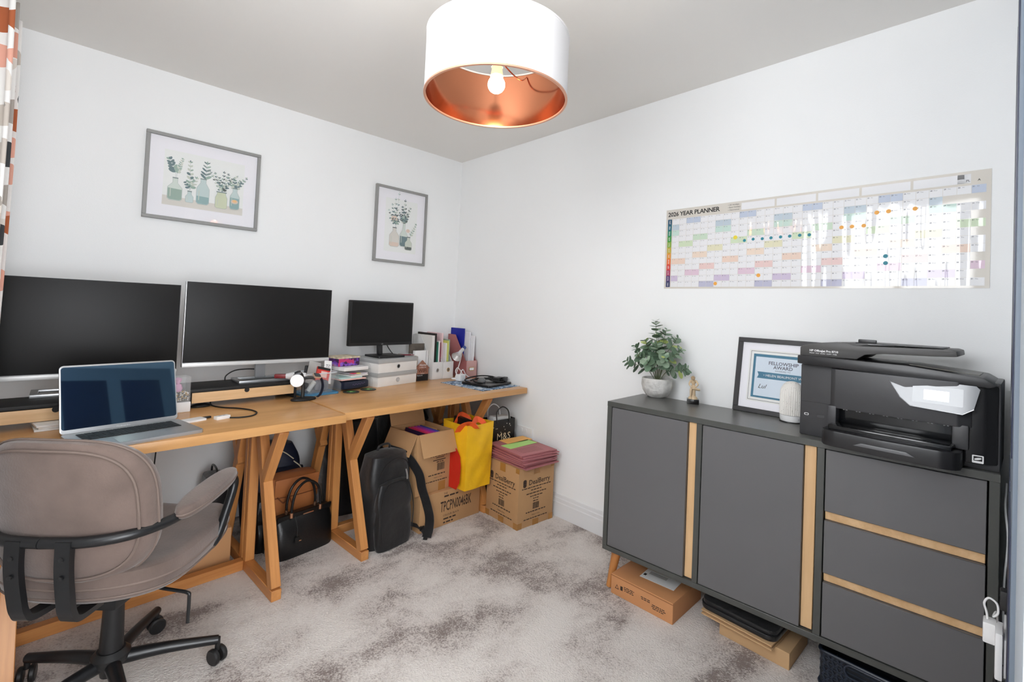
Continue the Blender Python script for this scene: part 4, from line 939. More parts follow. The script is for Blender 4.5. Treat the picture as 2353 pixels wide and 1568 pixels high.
doc('white_binder', 'white slim binder next to the green spined book', 'book', -0.325, -0.262, -0.06, 0.262, 0.012, (232, 232, 230))
doc('maroon_book', 'maroon spined book at the edge of the first marbled file', 'book', -0.314, -0.262, -0.06, 0.252, 0.008, (128, 40, 60))
doc('pink_folder', 'pale pink folder rising from the second marbled file', 'folder', -0.270, -0.22, -0.04, 0.315, 0.014, (236, 204, 206))
doc('white_papers', 'white papers in the second marbled file', 'papers', -0.255, -0.25, -0.05, 0.245, 0.012, (234, 234, 232))
doc('yellow_book', 'yellow green striped book in the second marbled file', 'book', -0.242, -0.255, -0.05, 0.262, 0.011, (206, 206, 110))
doc('teal_book', 'grey green book at the right of the second marbled file', 'book', -0.230, -0.25, -0.05, 0.270, 0.010, (150, 170, 150))
pf = magfile('dusky pink magazine file by the right wall holding a blue folder', -0.075, -0.330, math.radians(-3), pinkb, rose, 0.092, 0.255, 0.305, 0.125)
box('label_holder', (0, -0.001, 0.065), (0.045, 0.002, 0.026), mat('brass', (196, 160, 90), 0.3, metal=0.8), pf, 0.0005); box('label_card', (0, -0.0022, 0.065), (0.038, 0.001, 0.018), paper, pf, 0)
doc('blue_folder', 'bright blue folder standing in the dusky pink file', 'folder', -0.088, -0.235, -0.085, 0.350, 0.012, (18, 32, 150), 0.02)
doc('white_booklet', 'white booklet beside the blue folder in the pink file', 'booklet', -0.072, -0.285, -0.09, 0.325, 0.010, (228, 228, 232), 0.02)
doc('white_tube', 'white rolled paper leaning in the pink file', 'paper roll', -0.055, -0.315, -0.12, 0.300, 0.012, (236, 236, 238), 0.03)
# little silver lamp
p = at(1034, 862); ll = thing('clip_lamp', 'little silver desk lamp with a cone head bent over the files', 'lamp', (-0.215, -0.325, DZ), 0)
lathe('foot', [(0, 0), (0.028, 0), (0.030, 0.003), (0.022, 0.009), (0, 0.010)], white_pl, ll)
tube('gooseneck', [(0.0, 0.0, 0.008), (0.012, 0.0, 0.05), (0.032, 0.0, 0.11), (0.046, 0.0, 0.165), (0.046, -0.004, 0.195)], 0.0032, mat('pale steel', (214, 212, 210), 0.3, metal=0.4), ll)
hd = lathe('head', [(0.012, 0.055), (0.013, 0.0), (0.014, -0.02), (0.034, -0.068), (0.036, -0.070), (0.033, -0.066), (0.011, -0.018), (0.0, -0.012)], mat('pale steel', (214, 212, 210), 0.3, metal=0.4), ll, (0.035, -0.006, 0.195), (math.radians(-18), math.radians(58), 0), 28, caps=False)
lathe('cap', [(0.0, 0.056), (0.0135, 0.056), (0.0135, 0.030), (0.0125, 0.030)], mat('blue band', (50, 70, 130), 0.4), hd, None, None, 24, caps=False)
lathe('reflector', [(0.0, -0.025), (0.009, -0.030), (0.010, -0.045), (0.0, -0.052)], white_pl, hd, None, None, 16)
# papers, tablet, cables at the right end
blu = mat('blue printed sheet', (196, 208, 218), 0.5); nt = blu.node_tree; nn = nt.nodes.new('ShaderNodeTexNoise'); nn.inputs['Scale'].default_value = 26; nn.inputs['Detail'].default_value = 3; nn.inputs['Distortion'].default_value = 1.5
tcn = nt.nodes.new('ShaderNodeTexCoord'); nt.links.new(tcn.outputs['Object'], nn.inputs['Vector']); rr = nt.nodes.new('ShaderNodeValToRGB'); el = rr.color_ramp.elements
el[0].position = 0.42; el[0].color = lin((40, 70, 104)); el[1].position = 0.60; el[1].color = lin((222, 226, 228)); e3 = el.new(0.5); e3.color = lin((96, 140, 180)); nt.links.new(nn.outputs['Fac'], rr.inputs['Fac']); nt.links.new(rr.outputs['Color'], nt.nodes['Principled BSDF'].inputs['Base Color'])
tag(box('printed_sheet', (-0.205, -0.590, DZ+0.0012), (0.350, 0.400, 0.002), blu, None, 0, 1, (0, 0, math.radians(5))), 'blue and white printed sheet under the black tablet', 'sheet')
tab = thing('black_tablet', 'closed black tablet lying on the blue printed sheet', 'tablet', (-0.165, -0.610, DZ+0.0024), math.radians(12))
prism('body', rrect(0.255, 0.235, 0.014), 0.016, mat('gloss black case', (22, 22, 23), 0.28), tab, bevel=0.003)
def coil(label, pts, r=0.0045, m=black_soft):
    o = thing('coiled_cable', label, 'cable', (-0.165, -0.610, DZ+0.0186)); tube('cord', pts, r, m, o); return o
coil('black cable coiled over the back of the tablet', [(-0.16, -0.02, 0.006), (-0.14, 0.06, 0.012), (-0.06, 0.10, 0.020), (0.03, 0.09, 0.026), (0.09, 0.05, 0.022), (0.08, 0.0, 0.014), (0.0, 0.0, 0.018), (-0.08, 0.03, 0.016), (-0.12, -0.02, 0.010), (-0.09, -0.06, 0.006)])
coil('black cable looping to the plug over the tablet', [(-0.10, 0.05, 0.008), (-0.02, 0.07, 0.014), (0.06, 0.02, 0.016), (0.10, -0.05, 0.008), (0.06, -0.08, 0.005), (0.02, -0.02, 0.012), (0.06, 0.05, 0.020), (0.11, 0.03, 0.016), (0.125, -0.03, 0.008)])
ms = thing('grey_mouse', 'shiny grey mouse lying on the black tablet', 'mouse', (-0.225, -0.625, DZ+0.0186), math.radians(35))
o = lathe('shell', [(0, 0), (0.028, 0), (0.032, 0.008), (0.028, 0.022), (0.016, 0.032), (0, 0.034)], mat('grey gloss', (98, 100, 102), 0.15), ms); o.scale = (1.45, 0.92, 0.95)
bk_ = thing('power_brick', 'black power brick at the edge of the tablet', 'power adapter', (-0.075, -0.625, DZ+0.0186), math.radians(20)); box('case', (0, 0, 0.013), (0.085, 0.045, 0.025), black_pl, bk_, 0.004)
pg = thing('mains_plug', 'black three pin mains plug at the desk end', 'plug', (-0.040, -0.655, DZ+0.006), math.radians(30))
box('body', (0, 0, 0.022), (0.036, 0.032, 0.040), black_pl, pg, 0.006)
for dx, dz in ((-0.008, 0.016), (0.008, 0.016), (0, 0.030)): box('pin', (dx, -0.024, dz), (0.005, 0.018, 0.003), silver, pg, 0.0005)
wa_ = thing('white_adapter', 'white charger with its white cable bunched in front of the files', 'charger', (-0.245, -0.425, DZ+0.003), math.radians(15)); box('case', (0, 0, 0.024), (0.060, 0.045, 0.046), white_pl, wa_, 0.008)
tube('cord', [(0.03, 0.0, 0.02), (0.05, 0.03, 0.05), (0.02, 0.045, 0.085), (-0.02, 0.03, 0.06), (0.01, 0.02, 0.035), (0.06, 0.03, 0.07), (0.09, 0.02, 0.03), (0.11, -0.01, 0.01)], 0.003, white_pl, wa_)

# ------------------------------------------------------------------ things under the desks
blackf = mat('black nylon', (18, 18, 20), 0.45, sheen=0.2, bump=(9, 0.9)); blackl = mat('black leather', (17, 17, 18), 0.33, bump=(120, 0.08)); gold = mat('rose gold metal', (222, 170, 136), 0.25, metal=0.9)
def carton(name, label, x0, x1, y0, y1, z0, h, rz=0.0, m=card):
    t = thing(name, label, 'box', ((x0+x1)/2, (y0+y1)/2, z0), rz); w, d = x1-x0, y1-y0
    box('body', (0, 0, h/2), (w, d, h), m, t, 0.003)
    return t, w, d
def face(t, w, d, side):
    """matrix on a side of a carton: x to the right, y up, origin at the bottom centre of that face"""
    if side == 'front': return frame_mx((0, -d/2-0.0006, 0), (1, 0, 0), (0, 0, 1))
    if side == 'left': return frame_mx((-w/2-0.0006, 0, 0), (0, -1, 0), (0, 0, 1))
def barcode(x0, y0, w, h):
    out, x, rnd = [], x0, random.Random(3)
    while x < x0+w:
        b_ = rnd.choice((0.0008, 0.0014, 0.0022)); out.append((rect(x, y0, min(x+b_, x0+w), y0+h), 0)); x += b_+rnd.choice((0.0008, 0.0014))
    return out
# long carton lettered TPCPN0046BK
t, w, d = carton('long_carton', 'long brown carton printed TPCPN0046BK on the carpet under the desk', -0.800, -0.362, -0.822, -0.545, 0, 0.198, math.radians(2))
tpc = t
text('big_lettering', [('TPCPN0046BK', 0.0, 0.0, 0.082, dict(bold=0.001))], card_dk, t, matrix=face(t, w, d, 'front') @ Matrix.Translation((0.035, 0.105, 0)) @ Matrix.Diagonal((0.44, 1, 1, 1)))
print_lines('lettering', [('THE', -0.045, 0.180, 0.015), ('COLOUR: BLACK', 0.0, 0.056, 0.015)], card_dk, t, face(t, w, d, 'front'))
word_marks('small_print', [(0.0, 0.164, 0.11, 0.009), (-0.01, 0.036, 0.09, 0.008), (-0.02, 0.016, 0.07, 0.008)], card_dk, t, face(t, w, d, 'front'))
t['label'] = 'long brown carton with large black lettering on the carpet under the desk'
# open carton on top of it
OB = (-0.825, -0.583, -0.800, -0.545); oz = 0.1985; oh = 0.335
t = thing('open_carton', 'open brown carton with folded back flaps on the long carton', 'box', ((OB[0]+OB[1])/2, (OB[2]+OB[3])/2, oz), math.radians(4))
w, d = OB[1]-OB[0], OB[3]-OB[2]
for c, s in (((0, -d/2, oh/2), (w, 0.005, oh)), ((0, d/2, oh/2), (w, 0.005, oh)), ((-w/2, 0, oh/2), (0.005, d, oh)), ((w/2, 0, oh/2), (0.005, d, oh)), ((0, 0, 0.003), (w, d, 0.005))): box('wall_board', c, s, card, t, 0.001)
box('flap', (0.004, -d/2-0.030, oh-0.058), (w, 0.004, 0.125), card, t, 0.001, 1, (math.radians(-22), 0, 0))
box('flap', (-w/2-0.030, 0, oh-0.055), (0.004, d, 0.120), card, t, 0.001, 1, (0, math.radians(24), 0))
box('flap', (0, d/2+0.022, oh+0.050), (w, 0.004, 0.11), card, t, 0.001, 1, (math.radians(-20), 0, 0))
flat('print', barcode(0.02, 0.115, 0.055, 0.042) + [(rect(-0.01, 0.172, 0.08, 0.177), 0), (rect(0.01, 0.186, 0.07, 0.190), 0)], [card_dk], t, matrix=frame_mx((0, -d/2-0.0032, 0), (1, 0, 0), (0, 0, 1)))
word_marks('small_print', [(0.03, 0.199, 0.12, 0.006), (0.04, 0.164, 0.05, 0.005), (0.02, 0.095, 0.12, 0.006), (0.02, 0.060, 0.15, 0.005)], card_dk, t, frame_mx((0, -d/2-0.0034, 0), (1, 0, 0), (0, 0, 1)))
print_lines('lettering', [('Made in China', 0.03, 0.078, 0.010)], card_dk, t, frame_mx((0, -d/2-0.0034, 0), (1, 0, 0), (0, 0, 1)))
flat('parcel_tape', [(rect(0.035, 0.0, 0.085, 0.050), 0)], [tape], t, matrix=frame_mx((0, -d/2-0.0030, 0), (1, 0, 0), (0, 0, 1)))
ocx, ocy = (OB[0]+OB[1])/2, (OB[2]+OB[3])/2
for k, (c, nm) in enumerate((((40, 20, 60), 'dark violet'), ((212, 50, 90), 'red'), ((226, 60, 130), 'hot pink'), ((200, 60, 170), 'magenta'), ((150, 70, 190), 'purple'), ((70, 80, 180), 'indigo'))):
    tag(box('card_folder', (ocx-0.070+k*0.020, ocy-0.015, oz+0.20), (0.010, 0.215, 0.255), mat('folder '+nm, c, 0.5), None, 0.001, 1, (0, math.radians(14), math.radians(4))), nm+' card folder standing in the open carton', 'folder', 'bright folders in the open carton')
tag(box('brown_card', (ocx+0.075, ocy+0.02, oz+0.185), (0.006, 0.12, 0.28), card, None, 0.001, 1, (0, 0, 0.1)), 'brown card divider standing in the open carton', 'card')
# yellow shopping bag
yel = mat('yellow bag paper', (240, 186, 30), 0.42, noise=(5, 0.06), bump=(11, 0.9)); redb = mat('red bag print', (206, 42, 26), 0.45, bump=(11, 0.6)); orh = mat('orange handle', (236, 92, 40), 0.55)
yb = thing('shopping_bag', 'yellow and red shopping bag with orange handles on the long carton', 'bag', (-0.459, -0.800, 0.1985), math.radians(2))
def bagside(name, a, b_, m, h=0.375, bulge=0.010, seed=0):
    a, b_ = Vector(a), Vector(b_); n_ = Vector((b_.y-a.y, -(b_.x-a.x))).normalized(); rnd = random.Random(seed); ph = [rnd.uniform(0, 6) for _ in range(4)]
    def fn(u, v):
        p = a.lerp(b_, u); k = math.sin(PI*u)*math.sin(PI*min(1, v*1.0))
        off = bulge*k + 0.006*math.sin(9*v+4*u+ph[0])*math.sin(PI*u)*math.sin(PI*v) + 0.0025*math.sin(9*u-13*v+ph[1])*math.sin(PI*u)
        tp = 1.0-0.06*(1-v)
        return Vector((p.x*tp+n_.x*off, p.y*tp+n_.y*off, h*v-0.006*math.sin(PI*u)*v))
    return surf(name, fn, 18, 26, m, yb, thick=0.0012)
hw, hd_ = 0.103, 0.110
bagside('front_panel', (-hw, -hd_), (hw, -hd_), yel, seed=1); bagside('right_panel', (hw, -hd_), (hw, hd_), yel, seed=2); bagside('back_panel', (hw, hd_), (-hw, hd_), yel, seed=3); bagside('left_panel', (-hw, hd_), (-hw, -hd_), yel, seed=4)
box('bag_floor', (0, 0, 0.002), (2*hw*0.93, 2*hd_*0.93, 0.003), yel, yb, 0)
o = flat('red_print', [([(-0.098, 0.004), (0.060, 0.004), (0.085, 0.05), (0.092, 0.14), (0.080, 0.20), (0.045, 0.235), (-0.05, 0.245), (-0.098, 0.24)], 0)], [redb], yb, matrix=frame_mx((-hw-0.020, 0, 0), (0, -1, 0), (0, 0, 1)))
for y_, sgn in ((-0.08, 1), (0.06, 1)):
    tube('handle', [(-0.075, y_-0.02, 0.34), (-0.06, y_-0.03, 0.375), (-0.03, y_-0.01, 0.392), (0.01, y_+0.01, 0.390), (0.035, y_-0.01, 0.372), (0.045, y_-0.02, 0.340)], 0.01, orh, yb, sect=[(-0.001, -0.018), (0.001, -0.018), (0.001, 0.018), (-0.001, 0.018)], up=(0, 1, 0))
tube('handle', [(-0.12, -0.05, 0.33), (-0.125, -0.09, 0.375), (-0.085, -0.115, 0.385), (-0.05, -0.115, 0.355), (-0.03, -0.10, 0.345)], 0.01, orh, yb, sect=[(-0.001, -0.022), (0.001, -0.022), (0.001, 0.022), (-0.001, 0.022)], up=(0, 0, 1))
tag(box('black_case', (-0.505, -0.790, 0.48), (0.045, 0.13, 0.22), blackl, None, 0.008, 2, (0.05, 0.06, 0)), 'black case sticking out of the yellow shopping bag', 'case')
tag(box('white_parcel', (-0.420, -0.785, 0.44), (0.075, 0.15, 0.20), mat('crumpled white', (206, 200, 190), 0.7, bump=(22, 0.8)), None, 0.02, 3, (0.1, 0, 0.1)), 'crumpled white parcel in the yellow shopping bag', 'parcel')
# black paper carrier with small stars
bg_ = mat('black paper bag', (20, 20, 21), 0.4)
pbag = thing('paper_carrier', 'black starry paper carrier bag standing by the right wall', 'bag', (-0.160, -0.735, 0), math.radians(-4))
w, d, h = 0.20, 0.10, 0.535
for c, s in (((0, -d/2, h/2), (w, 0.002, h)), ((0, d/2, h/2), (w, 0.002, h)), ((-w/2, 0, h/2), (0.002, d, h)), ((w/2, 0, h/2), (0.002, d, h)), ((0, 0, 0.002), (w, d, 0.003))): box('bag_panel', c, s, bg_, pbag, 0)
text('lettering', [('M&S', 0.010, 0.425, 0.062)], mat('pale gold print', (226, 206, 170), 0.4), pbag, matrix=frame_mx((0, -d/2-0.0016, 0), (1, 0, 0), (0, 0, 1)))
for k in range(16): flat('star', [(ell(0, 0, 0.0032, 0.0032, 5), 0)], [mat('star print', (222, 216, 204), 0.4)], pbag, matrix=frame_mx((random.uniform(-0.09, 0.09), -d/2-0.0015, random.uniform(0.36, 0.52)), (1, 0, 0), (0, 0, 1)))
for y_ in (-d/2-0.003, d/2-0.006): tube('handle', [(-0.05, y_, h-0.02), (-0.055, y_, h+0.05), (-0.02, y_-0.01, h+0.085), (0.03, y_-0.01, h+0.055), (0.05, y_, h-0.02)], 0.004, white_pl if y_ > 0 else blackf, pbag)
tag(box('white_wrap', (-0.155, -0.735, 0.44), (0.15, 0.07, 0.22), mat('silver grey wrap', (196, 196, 194), 0.5, bump=(20, 0.8)), None, 0.015, 3, (0, 0.06, 0)), 'pale grey wrapped parcel inside the black starry carrier bag', 'parcel')
# DealBerry carton and folders
t, w, d = carton('square_carton', 'square DealBerry carton standing by the right wall', -0.338, -0.050, -1.136, -0.852, 0, 0.342, math.radians(-2))
t['label'] = 'taped square brown carton with folders on top by the right wall'
for side in ('front', 'left'):
    mx = face(t, w, d, side); s_ = 1
    print_lines('lettering', [('DealBerry', 0.022, 0.250, 0.042, dict(bold=0.0005)), ('Made in China', 0, 0.062, 0.011)], card_dk, t, mx)
    word_marks('small_print', [(0.0, 0.222, 0.235, 0.0055), (0.0, 0.206, 0.09, 0.0055), (0.0, 0.188, 0.16, 0.0055), (0.0, 0.170, 0.10, 0.0055), (0, 0.155, 0.05, 0.005), (0, 0.140, 0.05, 0.005), (0, 0.082, 0.16, 0.006), (0, 0.044, 0.19, 0.0055)], card_dk, t, mx)
    flat('barcode', barcode(-0.026, 0.094, 0.052, 0.036), [card_dk], t, matrix=mx)
    flat('logo', [(rrect(0.026, 0.044, 0.010, 4, -0.096, 0.252), 0), (rect(-0.109, 0.246, -0.083, 0.249), 1), (rect(-0.109, 0.238, -0.083, 0.240), 1)], [card_dk, card], t, matrix=mx)
    tm = Matrix.Translation((0, -0.0003, 0)) @ mx if side == 'front' else Matrix.Translation((-0.0003, 0, 0)) @ mx
    for r_ in (rect(-0.024, 0.295, 0.024, 0.342), rect(-0.024, 0.0, 0.024, 0.034), rect(-w/2, 0.0, -w/2+0.035, 0.035), rect(w/2-0.035, 0, w/2, 0.035), rect(w/2-0.03, 0.315, w/2, 0.342)): flat('parcel_tape', [(r_, 0)], [tape], t, matrix=tm)
pf_m = mat('dusky pink card', (178, 112, 116), 0.6)
for k in range(8):
    cx, cy, rz = -0.192+random.uniform(-.014, .012), -1.004+random.uniform(-.014, .014), math.radians(-2+random.uniform(-5, 5)); z = 0.3425+k*0.0102
    nm = ['lowest', 'second', 'third', 'fourth', 'fifth', 'sixth', 'seventh', 'topmost'][k]
    fo = thing('card_wallet', nm + ' dusky pink card wallet' + (' with green and orange sheets' if k == 7 else ' from the bottom' if k else '') + ' on the square carton', 'folder', (cx, cy, z), rz, 'pink card wallets on the carton')
    box('wallet', (0, 0, 0.0028), (0.275, 0.320, 0.0055), pf_m, fo, 0.001); box('flap', (-0.03, -0.012, 0.0070), (0.225, 0.300, 0.0028), pf_m, fo, 0.0005)
    if k == 7:
        box('green_sheet', (0.0, 0.03, 0.0090), (0.235, 0.085, 0.0008), mat('lime card', (180, 226, 130), 0.6), fo, 0, 1, (0, 0, 0.12)); box('orange_sheet', (0.04, 0.115, 0.0090), (0.205, 0.095, 0.0008), mat('orange card', (246, 186, 104), 0.6), fo, 0, 1, (0, 0, 0.05))
        for j in range(5): box('printed_line', (-0.02, -0.05-0.018*j, 0.0087), (0.16, 0.0012, 0.0004), card_dk, fo, 0)
# double socket on the right wall behind
p = PX(1205, 996, -0.004); o = thing('wall_socket', 'white double socket on the right wall above the folders', 'socket', (0, p.y, p.z))
box('plate', (-0.005, 0, 0), (0.010, 0.146, 0.086), white_pl, o, 0.003)
for sy in (-1, 1): box('switch', (-0.0105, sy*0.02, 0.022), (0.004, 0.012, 0.02), white_pl, o, 0.001)
# backpack
bp_ = thing('backpack', 'black backpack standing in front of the long carton', 'backpack', (-0.982, -0.770, 0), math.radians(10))
def pack(name, w, d, h, m, parent, loc=(0, 0, 0), top=0.72, seed=0, p=3.5, lean=0.0):
    rnd = random.Random(seed); ph = [rnd.uniform(0, 6) for _ in range(6)]
    bm = bmesh.new(); rings = []; N = 40; K = 18
    for k in range(K+1):
        q = k/K; z = h*(q if q < 0.9 else 0.9+0.1*math.sin((q-0.9)/0.1*PI/2))
        s = (0.90+0.10*math.sin(PI*min(1, q*1.6))) if q < 0.6 else 1.0-(1-top)*((q-0.6)/0.4)**2.2
        if k == 0: s *= 0.96
        if k == K: s *= 0.55
        rg = []
        for a in range(N):
            x, y = superell(w/2*s, d/2*s, a/N, p)
            wv = 1+0.025*math.sin(5*2*PI*a/N+ph[0]+6*q)+0.02*math.sin(3*2*PI*a/N-9*q+ph[1])
            rg.append(bm.verts.new((x*wv, y*wv+lean*z, z)))
        rings.append(rg)
    for a, b_ in zip(rings, rings[1:]):
        for k in range(N): bm.faces.new((a[k], a[(k+1) % N], b_[(k+1) % N], b_[k]))
    bm.faces.new(rings[0]); bm.faces.new(rings[-1])
    return from_bm(name, bm, m, parent, loc, None, True)
pack('main_compartment', 0.265, 0.165, 0.475, blackf, bp_, seed=5, lean=0.02)
pk_ = pack('front_pocket', 0.225, 0.060, 0.335, blackf, bp_, (0.0, -0.085, 0.006), seed=6, lean=0.05)
tube('zip', [(-0.095, -0.118, 0.06), (-0.105, -0.11, 0.20), (-0.07, -0.10, 0.315), (0.0, -0.098, 0.335), (0.07, -0.10, 0.315), (0.105, -0.11, 0.20), (0.095, -0.118, 0.06)], 0.0025, black_pl, bp_, seg=6)
tube('zip_pull', [(0.055, -0.096, 0.385), (0.057, -0.104, 0.36), (0.058, -0.106, 0.335)], 0.004, silver, bp_, seg=8)
tube('zip', [(-0.10, -0.075, 0.36), (-0.06, -0.078, 0.425), (0.02, -0.076, 0.445), (0.09, -0.072, 0.40), (0.118, -0.05, 0.28), (0.122, -0.04, 0.12)], 0.0025, black_pl, bp_, seg=6)
strap = [(-0.0025, -0.026), (0.0025, -0.026), (0.0025, 0.026), (-0.0025, 0.026)]
tube('shoulder_strap', [(0.05, 0.05, 0.462), (0.115, -0.02, 0.425), (0.150, -0.09, 0.34), (0.158, -0.115, 0.26), (0.185, -0.125, 0.18), (0.205, -0.135, 0.10), (0.195, -0.145, 0.04), (0.17, -0.155, 0.006)], 0.01, blackf, bp_, sect=strap, up=(1, 0, 0))
tube('webbing', [(0.155, -0.01, 0.09), (0.150, -0.04, 0.055), (0.175, -0.09, 0.04), (0.180, -0.135, 0.012), (0.150, -0.165, 0.004)], 0.01, blackf, bp_, sect=[(-0.001, -0.011), (0.001, -0.011), (0.001, 0.011), (-0.001, 0.011)], up=(0, 0, 1))
box('buckle', (0.183, -0.105, 0.034), (0.030, 0.008, 0.022), black_pl, bp_, 0.003)
tube('grab_loop', [(-0.04, 0.03, 0.462), (-0.03, 0.02, 0.498), (0.03, 0.02, 0.498), (0.04, 0.03, 0.462)], 0.006, blackf, bp_)
# black handbag
hb_ = thing('handbag', 'black leather handbag with two looped handles under the desk', 'handbag', (-1.336, -0.585, 0), math.radians(9))
W2, D2, H2 = 0.295, 0.135, 0.190
bm = bmesh.new(); rings = []
for q, sw, sd in ((0, 0.97, 0.97), (0.05, 1.0, 1.0), (0.35, 1.0, 1.0), (0.7, 0.99, 0.86), (0.92, 0.97, 0.55), (1.0, 0.96, 0.40)):
    rings.append([bm.verts.new((x*(1+0.008*math.sin(7*a+9*q)), y, H2*q)) for a, (x, y) in enumerate(superell(W2/2*sw, D2/2*sd, k/40, 5) for k in range(40))])
for a, b_ in zip(rings, rings[1:]):
    for k in range(40): bm.faces.new((a[k], a[(k+1) % 40], b_[(k+1) % 40], b_[k]))
bm.faces.new(rings[0]); bm.faces.new(rings[-1]); from_bm('body', bm, blackl, hb_, smooth=True)
box('top_band', (0, -0.030, H2-0.004), (W2*0.95, 0.010, 0.036), blackl, hb_, 0.004, 2, (0.3, 0, 0)); box('name_plate', (0.015, -0.0365, H2-0.006), (0.055, 0.0015, 0.006), gold, hb_, 0, 1, (0.3, 0, 0))
for k, y_ in enumerate((-0.040, 0.010)):
    x1 = 0.075
    tube('handle', [(-x1, y_, H2-0.01), (-x1+0.002, y_, H2+0.06), (-0.052, y_, H2+0.125), (0.0, y_+0.005, H2+0.155), (0.052, y_, H2+0.125), (x1-0.002, y_, H2+0.06), (x1, y_, H2-0.01)], 0.0062, blackl, hb_)
    for s in (-1, 1): lathe('handle_ring', [(0, 0), (0.0085, 0), (0.0085, 0.024), (0, 0.024)], gold, hb_, (s*x1, y_, H2-0.004), None, 14)
tube('charm_cord', [(-0.06, -0.05, H2), (-0.055, -0.066, H2-0.05), (-0.058, -0.072, H2-0.09)], 0.0015, blackl, hb_); box('charm', (-0.058, -0.073, H2-0.105), (0.022, 0.005, 0.028), blackl, hb_, 0.002); box('charm_plate', (-0.046, -0.074, H2-0.112), (0.018, 0.003, 0.005), gold, hb_, 0.001)
# tan bag and navy backpack behind
tan = mat('tan leather', (186, 116, 66), 0.5, bump=(60, 0.1)); navy = mat('navy nylon', (26, 34, 54), 0.55, bump=(30, 0.2)); greyp = mat('grey panel', (92, 98, 112), 0.55)
tn = thing('tan_bag', 'slouchy tan leather bag behind the black handbag', 'bag', (-1.330, -0.410, 0), math.radians(4)); pack('body', 0.255, 0.125, 0.335, tan, tn, seed=9, top=0.86, p=5)
box('front_flap', (0.0, -0.066, 0.285), (0.225, 0.008, 0.085), tan, tn, 0.004, 2, (0.12, 0, 0)); tube('drawcord', [(-0.10, -0.072, 0.24), (-0.07, -0.080, 0.21), (-0.05, -0.082, 0.245), (-0.03, -0.082, 0.20)], 0.003, mat('dark tan', (120, 66, 34), 0.6), tn)
tube('seam', [(-0.11, -0.068, 0.235), (0.0, -0.072, 0.232), (0.11, -0.068, 0.235)], 0.002, mat('dark tan', (120, 66, 34), 0.6), tn)
nv = thing('navy_backpack', 'navy backpack with pale zips slumped behind the tan bag', 'backpack', (-1.372, -0.205, 0), math.radians(-4)); pack('body', 0.30, 0.19, 0.455, navy, nv, seed=12, top=0.5, p=2.6)
pack('front_pocket', 0.22, 0.06, 0.27, navy, nv, (0.045, -0.085, 0.06), seed=13, top=0.8)
for pts in ([(0.0, -0.075, 0.43), (0.05, -0.085, 0.40), (0.09, -0.09, 0.365)], [(0.085, -0.112, 0.36), (0.122, -0.12, 0.32), (0.140, -0.118, 0.24), (0.136, -0.115, 0.15)]): tube('zip', pts, 0.003, mat('pale zip', (206, 200, 176), 0.4), nv, seg=6)
prism('grey_panel', [(0.02, 0.10), (0.10, 0.10), (0.095, 0.28), (0.06, 0.23)], 0.003, greyp, nv, (0.0, -0.128, 0.0), (PI/2, 0, 0))
# dark bags further back
bt = thing('black_tote', 'black tote bag leaning by the wall behind the chair', 'bag', (-1.645, -0.190, 0), 0.0); pack('body', 0.105, 0.20, 0.33, blackf, bt, seed=15, p=5); tube('handle', [(0, -0.06, 0.315), (0, -0.05, 0.355), (0.0, 0.0, 0.365), (0, 0.05, 0.355), (0, 0.06, 0.315)], 0.005, blackf, bt)
sb_ = thing('satchel', 'narrow black satchel with silver clasp beside the trestle', 'bag', (-1.503, -0.410, 0), 0.0); pack('body', 0.058, 0.26, 0.255, blackl, sb_, seed=16, p=5)
tube('strap', [(0.0, -0.12, 0.24), (0.02, -0.15, 0.20), (0.012, -0.16, 0.12), (0.0, -0.155, 0.02)], 0.006, blackl, sb_, sect=[(-0.0015, -0.009), (0.0015, -0.009), (0.0015, 0.009), (-0.0015, 0.009)], up=(1, 0, 0))
tube('clasp', [(0.02+0.011*math.cos(a*PI/8), -0.158, 0.205+0.013*math.sin(a*PI/8)) for a in range(17)], 0.0018, silver, sb_, n=1, seg=6); tube('clasp_pin', [(0.018, -0.159, 0.19), (0.014, -0.161, 0.16)], 0.003, silver, sb_, n=1)
kb_ = thing('kit_bag', 'tall black kit bag behind the open carton', 'bag', (-0.625, -0.335, 0), 0.1); pack('body', 0.34, 0.21, 0.600, blackf, kb_, seed=17, top=0.85, p=4); tube('strap', [(-0.02, -0.10, 0.50), (0.05, -0.125, 0.58), (0.10, -0.12, 0.52)], 0.008, blackl, kb_); box('buckle', (0.05, -0.118, 0.575), (0.025, 0.010, 0.04), silver, kb_, 0.004)
lb = thing('document_bag', 'upright black document bag between the trestle and the wall', 'bag', (-0.955, -0.300, 0), -0.1); pack('body', 0.30, 0.16, 0.560, blackf, lb, seed=18, top=0.9, p=5); tube('handle', [(-0.06, 0, 0.55), (-0.05, 0, 0.60), (0.05, 0, 0.60), (0.06, 0, 0.55)], 0.007, blackf, lb)
# brown carton behind the chair
t, w, d = carton('low_carton', 'low brown carton behind the chair under the desk', -1.965, -1.640, -0.540, -0.325, 0, 0.170, math.radians(3), mat('light cardboard', (198, 150, 104), 0.8))
box('tape_strip', (0, 0, 0.1702), (w, 0.045, 0.001), tape, t, 0)
# leads hanging under the desk
for k, (pts, lab) in enumerate((([(-1.875, -0.16, 0.70), (-1.872, -0.12, 0.60), (-1.885, -0.09, 0.45), (-1.89, -0.07, 0.20), (-1.88, -0.06, 0.03)], 'thin black lead hanging under the desk behind the chair arm'),
                    ([(-1.36, -0.12, 0.70), (-1.362, -0.08, 0.62), (-1.335, -0.06, 0.55), (-1.28, -0.05, 0.52), (-1.25, -0.05, 0.44), (-1.24, -0.04, 0.10)], 'thin black lead hanging above the navy backpack'))):
    o = thing('hanging_lead', lab, 'cable', (0, 0, 0)); tube('cord', pts, 0.0032, black_soft, o)

